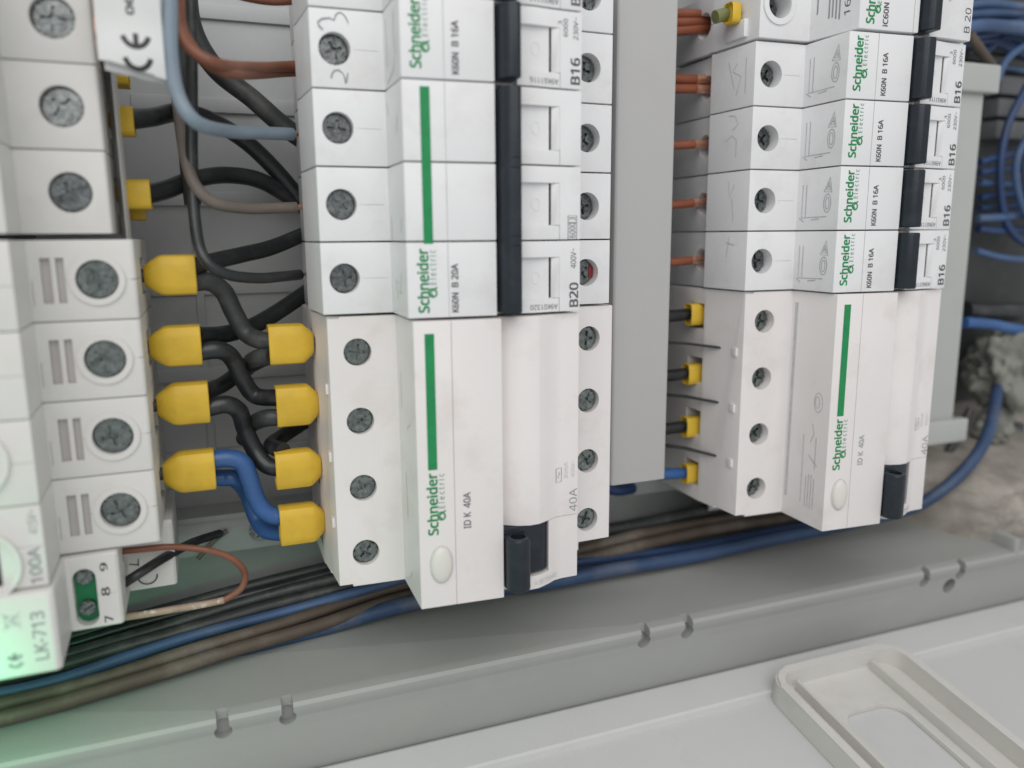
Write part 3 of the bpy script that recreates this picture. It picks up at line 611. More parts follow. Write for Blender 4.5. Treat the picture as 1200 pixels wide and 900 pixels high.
bm = bmesh.new(); prism(bm, [(-62.05, -38), (-62.05, -36), (-60.6, -33), (-60.2, -25), (-60.0, -25), (-60.0, -38)], -36.2, 40, .1, 1); obj('side_strip', finish(bm, 'side_strip'), 'cream', up, (-AC, -D0, 62))
# indicator module with its lit green lamp
K0 = -107.3
half = [(-56.4, -62), (-56.4, -35.4), (-57.0, -34.8), (-67.8, -34.6), (-67.8, -16.6), (-68.4, -16.0), (-78.9, -15.8), (-78.4, 1.4), (-79.2, 2.2)]
KP = mirror_profile(half, AC)
bm = bmesh.new(); prism(bm, KP, -18.2, 0, 0.7, 3)
slx = -75.3
cut = [lambda b: capsule_cut(b, slx, (-75.4, -124.6, -16.0)[1] + 107.3, (-74.3, -110.4, -16.0)[1] + 107.3, 2.45, -19.5, -10), lambda b: box(b, -79.5, -67, -10.05, -9.9, -16.06, -10) if False else box(b, -72.6, -67, -10.05, -9.9, -16.1, -10),
       lambda b: cyl(b, (-64, -5, -27), (-1, 0, 0), 1.9, 9, 16), lambda b: cyl(b, (-64, -13.5, -27), (-1, 0, 0), 1.9, 9, 16)]
KM = finish(carve(bm, cut), 'housing', 34)
lk = thing('indicator_module', 'white phase indicator module below the 100A switch, green terminal slot, lit green', 'indicator', (AC, K0, -62))
obj('housing', KM, 'cream', lk, (-AC, 0, 62)); KO = (-AC, -K0, 62)
bm = bmesh.new(); y0, y1 = (-75.4, -124.6, -16.0)[1], (-74.3, -110.4, -16.0)[1]; capsule_cut(bm, slx, y0 + .02, y1 - .02, 2.43, -19.4, -18.6); obj('terminal_slot', finish(bm, 'terminal_slot'), 'green_slot', lk, KO)
screw('mini', slx - AC, (-75.0, -112.8, -17.0)[1] - K0, 62 - 16.6, lk, 'screw', .9); screw('mini', slx - AC - .1, (-74.8, -120.6, -17.0)[1] - K0, 62 - 16.6, lk, 'screw', .6)
kt = lambda x: -16.0 + .02
letters('9', (-71.8, -111.6, -70.2, -109.5), 90, 'ink_black', lk, front(kt, .06), .02, off=KO)
letters('8', (-72.0, -117.8, -70.2, -115.6), 90, 'ink_black', lk, front(kt, .06), .02, off=KO)
letters('7', (-71.9, -124.5, -70.1, -122.8), 90, 'ink_black', lk, front(kt, .06), .02, off=KO)
kn = interp([(-124, 2.2), (-79.2, 2.2), (-78.4, 1.4)])
letters('LK-713', (-83.2, -122.4, -80.6, -111.4), 90, 'ink_pale', lk, front(kn, .06), .018, off=KO)
def ce(x0, y0, x1, y1):     # read upward: C below, E above, both open upward
    w = x1 - x0; h = (y1 - y0); cx = (x0 + x1) / 2; r = w / 2; c = y0 + r; e = y1 - w * .32 + .0
    return [arc(cx, c, r * .86, 200, 340 , 14), arc(cx, y0 + h * .62 + r * .2, r * .86, 200, 340, 14), [(cx, y0 + h * .62 + r * .2 - r * .8), (cx, y0 + h * .62 + r * .25)]]
def ce_marks(rect, w, m, root, place, off):
    strokes(ce(*rect), w, m, root, place, 'conformity_mark', off)
ce_marks((-88.3, -123.2, -85.4, -118.5), .75, 'ink_pale', lk, front(kn, .06), KO)
X0, Y0, X1, Y1 = (-88.3, -114.6, -85.0, -110.8)
mx_, my_ = (X0 + X1) / 2, (Y0 + Y1) / 2
strokes([[(X0, Y0), (X1, Y1)], [(X0, Y1), (X1, Y0)], [(X0 + .6, my_ - 1.2), (X1 - 1, my_ - .9), (X1 - 1, my_ + .9), (X0 + .6, my_ + 1.2), (X0 + .6, my_ - 1.2)], [(X1 - .3, my_ - 1.3), (X1 - .3, my_ + 1.3)]], .28, 'ink_faint', lk, front(kn, .06), 'waste_bin_mark', KO)
kl = lambda x: -34.55
a, b, c = (-65.2, -116.7, -34.5), (-65.4, -118.6, -34.5), (-67.5, -117.8, -34.5)
strokes([[a[:2], b[:2]], [c[:2], (b[0] + .3, b[1] + .1)]], .3, 'ink_grey', lk, front(kl, .06), 'printed_mark', KO)
cc = (-63.4, -121.8, -34.5)
strokes([arc(cc[0], cc[1], 2.3, 185, 365, 16, 2.2)], .4, 'ink_grey', lk, front(kl, .06), 'printed_mark', KO)
for lx in (-100.5, -106.5):
    bm = bmesh.new(); bmesh.ops.create_uvsphere(bm, u_segments=20, v_segments=10, radius=2.0, matrix=Matrix.Translation((lx, -120.5, 2.6))); obj('indicator_lamp', finish(bm, 'indicator_lamp', 60), 'led', lk, KO)
pl = D.lights.new('indicator_glow', 'POINT'); pl.energy = 0.028; pl.color = (0.05, 1.0, 0.36); pl.shadow_soft_size = 0.003
po = D.objects.new('indicator_glow', pl); COL.objects.link(po); po.location = Vector((-105, -127, 11)) * S

# ------------------------------------------------------------------ yellow twin ferrules
def ferrule(pts, z, flip, label, group, thick=7.2, name='twin_ferrule', wires_r=None):
    """pts = (x0,y0,x1,y1) of the sleeve seen from the front; the tip is tapered on the terminal side"""
    x0, y0, x1, y1 = pts; L_ = x1 - x0; h = y1 - y0; ch = L_ * (.24 if flip else .33); cy = (y0 + y1) / 2; t = thick / 2
    o = thing(name, label, 'ferrule', ((x0 + x1) / 2, cy, z), group)
    bm = bmesh.new()
    def sec(x, hh, tt):
        pts_ = []
        for a in range(16):
            an = 2 * math.pi * (a + .5) / 16; cxx, sy = math.cos(an), math.sin(an)
            e = .5; pts_.append(bm.verts.new((x, cy + hh * math.copysign(abs(cxx) ** e, cxx), z + tt * math.copysign(abs(sy) ** e, sy))))
        return pts_
    H = h / 2
    xs = [(x0, H * .46, t * .55), (x0 + ch * .08, H * .54, t * .66), (x0 + ch * .5, H * .765, t * .85), (x0 + ch * .92, H * .965, t * .97), (x0 + ch * 1.2, H, t), (x1 - .25, H * 1.0, t * 1.0), (x1, H * .96, t * .95), (x1 - .1, H * .86, t * .84), (x1 - .9, H * .80, t * .78)]
    rings = [sec(*q) for q in xs]
    for A_, B_ in zip(rings, rings[1:]):
        for k in range(16): bm.faces.new((A_[k], A_[(k + 1) % 16], B_[(k + 1) % 16], B_[k]))
    bm.faces.new(rings[0]); bm.faces.new(rings[-1])
    if flip:
        for v in bm.verts: v.co.x = x0 + x1 - v.co.x
    obj('sleeve', finish(bm, 'sleeve', 30), 'yellow', o, (-(x0 + x1) / 2, -cy, -z))
    bm = bmesh.new(); d = 1 if flip else -1; ex = x1 if flip else x0
    cyl(bm, (ex - d * .5, cy, z), (d, 0, 0), min(H * .35, 1.7), 6.5, 16, bev=.2); obj('metal_barrel', finish(bm, 'metal_barrel'), 'darkbox', o, (-(x0 + x1) / 2, -cy, -z))
    return o
GA = 'yellow ferrules at the main switch'; GB = 'yellow ferrules at the middle device'; GC = 'small yellow ferrules of the right device'
ferrule((-57.9, -49.0, -45.8, -38.8), -37, False, 'yellow ferrule topmost of the four beside the 100A switch', GA)
ferrule((-58.2, -67.1, -45.9, -56.6), -37, False, 'second yellow ferrule down beside the 100A switch, two black wires in it', GA)
ferrule((-57.6, -82.5, -45.1, -71.5), -37, False, 'third yellow ferrule down beside the 100A switch, above the one with blue wires', GA)
ferrule((-57.6, -100.7, -44.9, -89.8), -37, False, 'yellow ferrule at the left end of the blue wires', GA)
ferrule((-29.3, -68.3, -17.6, -57.5), -37, True, 'yellow ferrule topmost at the left side of the middle wide device', GB)
ferrule((-28.4, -85.4, -17.1, -74.1), -37, True, 'second yellow ferrule down at the left side of the middle wide device', GB)
ferrule((-29.6, -102.9, -17.3, -92.2), -37, True, 'third yellow ferrule down at the middle wide device, just above the blue one', GB)
ferrule((-29.4, -119.2, -17.1, -108.0), -37, True, 'yellow ferrule at the right end of the blue wires', GB)
ferrule((-62.7, -10.3, -57.1, -3.3), -40, False, 'half-hidden yellow ferrule below the hanging CE label', 'yellow ferrules at the upper left breaker')
ferrule((-62.7, -27.8, -54.8, -20.4), -40, False, 'yellow ferrule at the lowest pole of the upper left breaker', 'yellow ferrules at the upper left breaker')
ferrule((-62.8, 3.0, -58.1, 5.7), -52, False, 'shadowed yellow ferrule mostly hidden behind the hanging CE label', 'yellow ferrules at the upper left breaker')
ferrule((-61.6, -30.3, -56.9, -27.1), -50, False, 'small loose yellow ferrule tucked under the lowest one of the upper left breaker', 'yellow ferrules at the upper left breaker', thick=4)
for y, t in ((367, 'topmost small yellow ferrule of the right wide device'), (437, 'second small yellow ferrule down of the right wide device'), (498, 'third small yellow ferrule down of the right wide device')):
    y += 0 ; dz = -43
    R_ = {367: (105.5, -64.7, 113.6, -57.3), 437: (105.3, -84.8, 113.8, -77.5), 498: (105.3, -103.1, 113.9, -95.8)}[y]
    ferrule(R_, dz, True, t, GC, thick=5)
ferrule((105.9, -119.6, 113.2, -112.5), -43, True, 'small yellow ferrule on the blue wire of the right wide device', GC, thick=5)
ferrule((104.6, 25.7, 108.2, 31.8), -26, True, 'yellow ferrule at the taller-nosed breaker of the right row', 'single yellow ferrules', thick=5)

# ------------------------------------------------------------------ wires between the left and middle rows
GW = 'wires between the left and middle rows'
wire([(-46.6, 22.2, -14.0), (-45.9, 16.4, -14.0), (-45.7, 10.7, -14.0), (-43.1, 5.7, -14.0), (-37.4, 2.9, -14.0), (-28.5, 5.9, -30.0), (-21.4, 8.4, -40.0), (-16.5, 9.3, -42.0)], 1.35, 'brown', 'upper brown wire of the pair curving into the pencilled breaker', group=GW)
wire([(-45.1, 23.3, -17.0), (-44.9, 17.3, -17.0), (-44.6, 10.1, -17.0), (-40.8, 4.3, -17.0), (-35.5, 1.9, -17.0), (-27.6, 5.1, -33.0), (-21.3, 7.5, -42.0), (-16.3, 8.4, -44.0)], 1.35, 'brown', 'lower brown wire of the pair curving into the pencilled breaker', group=GW)
wire([(-35.6, 26.4, -42.0), (-28.6, 25.1, -42.0), (-22.4, 24.8, -42.0), (-15.6, 25.7, -42.0)], 1.3, 'brown', 'short brown wire entering the topmost middle breaker at the photo edge', group=GW)
wire([(-46.3, 21.7, -12.0), (-46.6, 14.9, -12.0), (-47.3, 4.6, -12.0), (-46.6, -4.1, -12.0), (-43.2, -9.8, -12.0), (-36.0, -9.8, -26.0), (-27.0, -8.7, -36.0), (-19.6, -8.0, -42.0)], 1.62, 'greyblue', 'pale grey-blue wire sweeping down to the first pole of the B20 breaker', tip='copper', tip_len=2, group=GW)
wire([(-46.9, 12.8, -52.0), (-47.2, 2.2, -52.0), (-46.6, -9.8, -40.0), (-45.9, -16.9, -34.0), (-44.2, -22.5, -32.0), (-40.1, -26.3, -33.0), (-32.3, -27.4, -37.0), (-25.7, -27.2, -40.0), (-19.5, -26.9, -42.0)], 1.45, 'taupe', 'grey-brown wire curving into the middle pole of the B20 breaker', tip='copper', tip_len=2, group=GW)
wire([(-41.5, 28.6, -34.0), (-42.4, 17.1, -34.0), (-43.4, 1.6, -34.0), (-44.6, -14.4, -34.0), (-45.1, -29.8, -32.0), (-43.9, -39.1, -28.0), (-39.4, -43.4, -28.0), (-31.6, -45.0, -32.0), (-24.7, -45.0, -38.0), (-19.4, -44.8, -42.0)], 1.4, 'black', 'thin black wire dropping down and hooking into the lowest pole of the B20 breaker', tip='tinned', tip_len=2, group=GW)
wire([(-42.9, 32.5, -48.0), (-43.9, 20.3, -48.0), (-45.0, 5.9, -48.0), (-45.6, -4.6, -48.0), (-45.7, -17.5, -48.0), (-45.3, -26.2, -48.0)], 2.1, 'charcoal', 'thick black wire hanging straight down behind the brown pair', group=GW)
wire([(-58.5, -6.4, -40.0), (-52.9, -4.6, -46.0), (-46.5, -1.7, -56.0), (-39.4, -2.5, -62.0), (-30.5, -7.2, -66.0), (-22.6, -14.5, -68.0), (-14.3, -24.7, -68.0)], 2.35, 'black', 'thick black wire from the half-hidden ferrule running behind the pale grey-blue wire', group=GW)
wire([(-56.6, -24.3, -40.0), (-51.2, -22.4, -46.0), (-44.4, -19.2, -54.0), (-35.3, -17.4, -62.0), (-25.4, -19.0, -66.0), (-13.1, -26.6, -70.0)], 2.35, 'black', 'thick black wire from the lowest upper-left ferrule arching under the grey-brown wire', group=GW)
wire([(-42.8, 36.6, -62.0), (-42.2, 21.7, -62.0), (-36.9, 11.1, -62.0), (-27.5, 3.5, -62.0), (-20.0, -3.1, -62.0), (-11.7, -8.9, -62.0)], 2.8, 'charcoal', 'thick black cable slanting down behind the brown pair into the middle row', group=GW)
wire([(-46.9, -42.0, -37.0), (-41.4, -40.8, -42.0), (-33.4, -39.3, -50.0), (-25.2, -37.6, -58.0), (-13.7, -33.3, -64.0)], 2.2, 'black', 'thick black wire rising from the topmost main switch ferrule towards the B20 breaker', group=GW)
wire([(-47.2, -46.0, -38.0), (-43.0, -46.0, -40.0), (-39.4, -48.8, -42.0), (-37.2, -54.4, -42.0), (-34.5, -60.0, -42.0), (-30.9, -61.9, -39.0), (-27.1, -62.1, -37.0)], 2.45, 'charcoal', 'black link from the topmost main switch ferrule down to the topmost middle ferrule', group=GW)
wire([(-47.0, -59.8, -38.0), (-40.1, -60.6, -46.0), (-32.0, -59.5, -54.0), (-23.8, -55.9, -60.0), (-13.4, -50.1, -66.0)], 2.4, 'black', 'black wire from the second main switch ferrule slanting up behind the middle row', group=GW)
wire([(-47.3, -63.9, -37.0), (-41.8, -63.6, -37.0), (-38.5, -66.4, -40.0), (-36.2, -72.5, -42.0), (-32.9, -77.6, -43.0), (-26.2, -77.7, -38.0)], 2.4, 'black', 'black link from the second main switch ferrule down to the second middle ferrule', group=GW)
wire([(-46.0, -75.1, -40.0), (-41.0, -74.6, -48.0), (-35.7, -71.7, -52.0), (-31.7, -68.6, -46.0), (-27.6, -65.6, -39.0)], 2.2, 'black', 'black link rising from the third main switch ferrule to the topmost middle ferrule', group=GW)
wire([(-49.2, -78.9, -37.0), (-46.3, -78.9, -37.0), (-41.1, -78.2, -37.0), (-37.8, -80.7, -39.0), (-36.5, -86.3, -42.0), (-34.4, -92.3, -42.0), (-31.6, -96.7, -40.0), (-27.3, -97.6, -38.0)], 2.4, 'black', 'black link from the third main switch ferrule down to the third middle ferrule', group=GW)
wire([(-27.0, -82.9, -37.0), (-30.9, -83.0, -38.0), (-33.3, -85.1, -44.0), (-34.8, -88.6, -54.0), (-36.1, -94.4, -64.0)], 2.4, 'charcoal', 'short dusty black wire stub bending back from the second middle ferrule', group=GW)
wire([(-27.1, -92.3, -37.0), (-29.7, -92.3, -44.0), (-25.8, -93.0, -56.0), (-17.8, -90.8, -64.0)], 2.2, 'black', 'short black wire turning up behind the third middle ferrule', group=GW)
wire([(-28.8, -66.0, -36.0), (-31.8, -66.5, -39.0), (-33.4, -68.8, -48.0), (-34.0, -72.2, -58.0)], 2.3, 'charcoal', 'short dusty black wire stub bending back from the topmost middle ferrule', group=GW)
wire([(-49.0, -92.8, -37.0), (-46.0, -92.9, -37.0), (-41.3, -92.9, -37.0), (-37.9, -94.7, -37.0), (-36.4, -99.0, -37.0), (-35.2, -104.4, -37.0), (-33.3, -108.6, -37.0), (-30.4, -110.7, -37.0), (-26.4, -111.5, -37.0)], 2.45, 'blue', 'blue link curving between the lowest two yellow ferrules', group='blue wires between the left and middle rows')
wire([(-46.4, -99.8, -44.0), (-42.9, -100.2, -44.0), (-39.8, -101.0, -44.0), (-36.7, -107.8, -50.0), (-34.8, -114.7, -50.0), (-32.5, -117.8, -46.0), (-27.6, -117.9, -42.0)], 2.3, 'blue', 'second blue link mostly hidden behind the front blue one', group='blue wires between the left and middle rows')
p1 = catmull([(-68.6, -111.3, -27.0), (-63.7, -111.5, -27.0), (-56.9, -111.9, -27.0), (-49.3, -113.0, -25.0), (-43.9, -115.5, -25.0), (-40.7, -118.6, -25.0), (-39.6, -122.0, -26.0), (-40.5, -125.2, -26.0), (-43.2, -127.1, -26.0), (-45.3, -128.0, -26.0)])
p2 = catmull([(-45.3, -128.0, -26.0), (-49.9, -128.3, -26.0), (-57.2, -128.8, -27.0), (-64.2, -128.9, -27.0), (-70.1, -128.8, -27.0)])
lp = thing('wire', 'thin brown wire looping out of the indicator module, its lower half speckled with white paint', 'wire', p1[0], GW)
bm = bmesh.new(); tube(bm, p1, .85); obj('clean_half', finish(bm, 'clean_half', 60), 'brown', lp, -p1[0])
bm = bmesh.new(); tube(bm, p2, .9); obj('painted_half', finish(bm, 'painted_half', 60), 'paint', lp, -p1[0])
wire([(-68.5, -119.9, -27.0), (-64.3, -117.6, -27.0), (-58.5, -116.9, -34.0), (-52.4, -118.5, -46.0), (-47.2, -119.4, -52.0), (-44.9, -119.7, -54.0)], 1.25, 'black', 'short thin black wire poking up out of the indicator module', tip='darkbox', tip_len=1.0, group=GW)
wire([(-51.9, -132.7, -70.0), (-47.0, -127.6, -70.0), (-42.8, -124.8, -70.0)], .7, 'copper' if False else 'taupe', 'thin stray wire end beside the black one above the indicator module', group=GW)
wire([(-61.4, 21.3, -22.0), (-62.0, 14.4, -22.0), (-62.5, 7.3, -22.0), (-63.0, 3.9, -30.0)], .8, 'copper', 'bare copper strand between the upper left breaker and the hanging CE label', group=GW)
# bundle along the lower side wall
GBND = 'cables along the bottom side of the enclosure'
wire([(-105.2, -150.1, -26.0), (-87.7, -150.4, -29.0), (-72.3, -149.9, -32.0), (-51.4, -149.2, -37.0), (-27.9, -149.4, -43.0), (-1.3, -148.4, -49.0), (22.3, -148.1, -54.0), (55.1, -147.4, -60.0), (83.8, -147.0, -64.0), (121.7, -145.9, -66.0), (146.8, -145.2, -68.0)], 1.9, 'brown_dusty', 'dusty brown cable nearest the side wall along the bottom', group=GBND)
wire([(-105.9, -148.5, -30.0), (-88.1, -148.8, -33.0), (-72.5, -148.4, -36.0), (-51.2, -147.4, -41.0), (-27.3, -147.1, -47.0), (-0.4, -146.0, -53.0), (23.2, -145.6, -57.0), (55.9, -145.2, -62.0), (91.9, -144.3, -66.0), (146.7, -143.0, -68.0)], 1.8, 'brown_dusty', 'second dusty brown cable, lying beside the one nearest the side wall', group=GBND)
wire([(-107.2, -147.5, -36.0), (-88.9, -148.4, -39.0), (-73.0, -147.7, -42.0), (-51.1, -146.5, -47.0), (-26.7, -145.9, -52.0), (-3.2, -143.4, -52.0), (23.6, -143.1, -58.0), (64.2, -143.5, -66.0), (108.8, -142.7, -70.0)], 1.6, 'blue_dusty', 'thin blue cable showing beside the dusty brown cables at lower left', group=GBND)
for dz, dy, rr_, mm, txt in ((-54, 0, 1.9, 'charcoal', 'dusty black cable of the bottom bundle lying next to the thin blue one'), (-57, -11, 1.8, 'charcoal', 'dusty black cable of the bottom bundle, second from the thin blue one'), (-60, -22, 1.7, 'black', 'black cable of the bottom bundle, third from the thin blue one'), (-62, -32, 1.7, 'charcoal', 'uppermost dusty black cable of the bottom bundle below the indicator module')):
    pts = {0: [(-112.2, -147.4, -42.0), (-89.8, -148.2, -45.0), (-71.2, -147.1, -48.0), (-48.6, -145.9, -52.0), (-26.3, -144.5, -55.0), (-2.6, -142.2, -55.0), (24.8, -142.1, -62.0), (65.1, -141.7, -68.0)], -11: [(-113.7, -147.6, -48.0), (-90.5, -147.7, -50.0), (-71.5, -146.4, -53.0), (-48.5, -144.8, -56.0), (-26.1, -142.2, -56.0), (-2.3, -139.5, -56.0), (25.4, -139.9, -64.0), (51.9, -139.8, -68.0)], -22: [(-116.9, -150.4, -60.0), (-92.1, -149.5, -60.0), (-72.1, -147.1, -60.0), (-48.4, -143.9, -60.0), (-25.6, -141.2, -60.0), (-1.4, -138.6, -60.0), (26.1, -138.9, -66.0)], -32: [(-117.2, -148.4, -62.0), (-92.3, -147.8, -62.0), (-72.1, -145.6, -62.0), (-48.2, -142.3, -62.0), (-25.3, -139.5, -62.0), (-1.0, -137.1, -62.0), (19.0, -136.4, -62.0)]}[dy]
    wire(pts, rr_, mm, txt, group=GBND)
wire([(-53.6, -149.3, -40.0), (-42.2, -150.3, -43.0), (-30.1, -151.0, -46.0), (-12.3, -150.5, -47.0), (9.1, -148.5, -47.0), (31.7, -148.8, -47.0), (55.9, -149.7, -47.0), (81.7, -148.8, -47.0), (109.4, -148.8, -47.0), (146.8, -147.9, -47.0), (179.3, -147.5, -47.0), (208.6, -143.6, -42.0), (221.8, -134.5, -37.0), (236.9, -123.3, -37.0), (251.2, -112.8, -42.0), (270.7, -100.4, -54.0)], 2.4, 'blue_deep', 'thick dusty blue cable along the bottom rising past the end clip on the right', group=GBND)
wire([(-0.0, -152.1, -56.0), (34.8, -149.3, -56.0), (73.0, -148.7, -56.0), (115.3, -149.2, -56.0), (154.0, -148.4, -56.0), (196.5, -147.3, -56.0), (233.3, -144.7, -56.0)], 1.7, 'blue_dark', 'darker blue cable behind the thick dusty blue one', group=GBND)
wire([(60.7, -150.1, -58.0), (87.7, -147.3, -58.0), (116.5, -146.4, -58.0), (139.4, -145.6, -58.0), (163.7, -145.6, -58.0), (193.9, -146.8, -58.0)], 2.2, 'brown_dusty', 'dusty brown cable under the right breaker row', group=GBND)
wire([(69.1, -147.9, -62.0), (96.9, -144.9, -62.0), (126.6, -144.5, -62.0), (150.4, -144.4, -62.0), (184.2, -144.6, -62.0)], 2.2, 'brown_dusty', 'upper of the two dusty brown cables under the right breaker row', group=GBND)
wire([(84.8, -141.9, -66.0), (113.9, -141.3, -66.0), (145.1, -140.7, -66.0), (174.3, -141.0, -66.0), (205.6, -141.2, -66.0)], 2.4, 'charcoal', 'dusty black cable under the right breaker row above the brown ones', group=GBND)
wire([(214.7, -147.5, -56.0), (234.7, -136.6, -56.0), (250.0, -121.4, -56.0), (257.3, -109.0, -56.0)], 1.8, 'charcoal', 'dark cable running up beside the thick blue one at the right', group=GBND)
wire([(74.6, -15.5, -40.0), (75.2, -30.8, -40.0), (75.7, -43.9, -40.0), (75.6, -53.2, -40.0), (79.8, -63.6, -48.0)], 1.6, 'red', 'red wire glimpsed in the gap between the B20 breaker and the tall trunking', group=GBND)

# wires on the left side of the right row
GR = 'copper-brown wires entering the right row'
for pts, lab in (([(89.1, 13.3, -44.0), (98.3, 13.4, -44.0), (103.3, 13.4, -44.0), (106.2, 13.6, -44.0)], 'upper copper-brown wire at the first slim right breaker'), ([(89.2, 10.0, -44.0), (98.4, 10.3, -44.0), (103.4, 10.6, -44.0), (106.3, 10.7, -44.0)], 'lower copper-brown wire at the first slim right breaker'),
                 ([(89.7, -7.3, -44.0), (99.0, -6.8, -44.0), (106.3, -6.3, -44.0)], 'single copper-brown wire at the second slim right breaker'), ([(90.2, -25.4, -44.0), (99.6, -25.3, -44.0), (106.7, -24.7, -44.0)], 'single copper-brown wire at the third slim right breaker'),
                 ([(90.7, -43.7, -44.0), (100.3, -43.6, -44.0), (106.8, -43.2, -44.0)], 'single copper-brown wire at the lowest slim right breaker')):
    two = 'first' in lab
    wire(pts, 1.5 if two else 1.4, 'copperred', lab, tip='copper', tip_len=6.5, tip_r=.92, group=GR)
for y, lab in ((17, 'uppermost'), (26, 'middle'), (35, 'lowest')):
    R_ = {17: [(89.8, 31.9, -46.0), (102.0, 33.2, -46.0), (111.5, 33.5, -46.0), (115.4, 33.1, -46.0)], 26: [(89.8, 29.5, -46.0), (102.1, 30.7, -46.0), (111.6, 31.5, -46.0), (115.4, 31.8, -46.0)], 35: [(89.9, 26.5, -46.0), (102.2, 28.2, -46.0), (111.6, 29.7, -46.0), (115.5, 30.5, -46.0)]}[y]
    wire(R_, 1.5, 'copperred', lab + ' of the three copper-brown wires entering the taller-nosed breaker', group=GR)
wire([(101.6, 27.9, -28.0), (103.9, 28.6, -28.0), (106.9, 29.3, -28.0)], 1.9, 'greenyellow', 'short green and yellow wire piece at the yellow ferrule of the taller-nosed breaker', group=GR)
wire([(91.1, -61.4, -44.0), (100.9, -61.3, -44.0), (108.2, -61.0, -44.0)], 2.0, 'black', 'black wire in the topmost small ferrule of the right wide device', group='wires of the right wide device')
wire([(91.7, -81.4, -44.0), (100.3, -81.4, -44.0), (107.6, -81.0, -44.0)], 2.0, 'black', 'black wire in the second small ferrule of the right wide device', group='wires of the right wide device')
wire([(92.2, -99.8, -44.0), (100.2, -99.7, -44.0), (107.7, -99.5, -44.0)], 2.0, 'black', 'black wire in the third small ferrule of the right wide device', group='wires of the right wide device')
wire([(92.6, -115.1, -44.0), (100.7, -115.7, -44.0), (108.3, -116.3, -44.0)], 2.0, 'blue', 'blue wire in the lowest small ferrule of the right wide device', group='wires of the right wide device')
wire([(81.4, -121.4, -60.0), (89.0, -124.9, -60.0), (98.8, -127.3, -66.0)], 2.2, 'blue_dark', 'dark blue cable end showing below the tall trunking', group='wires of the right wide device')

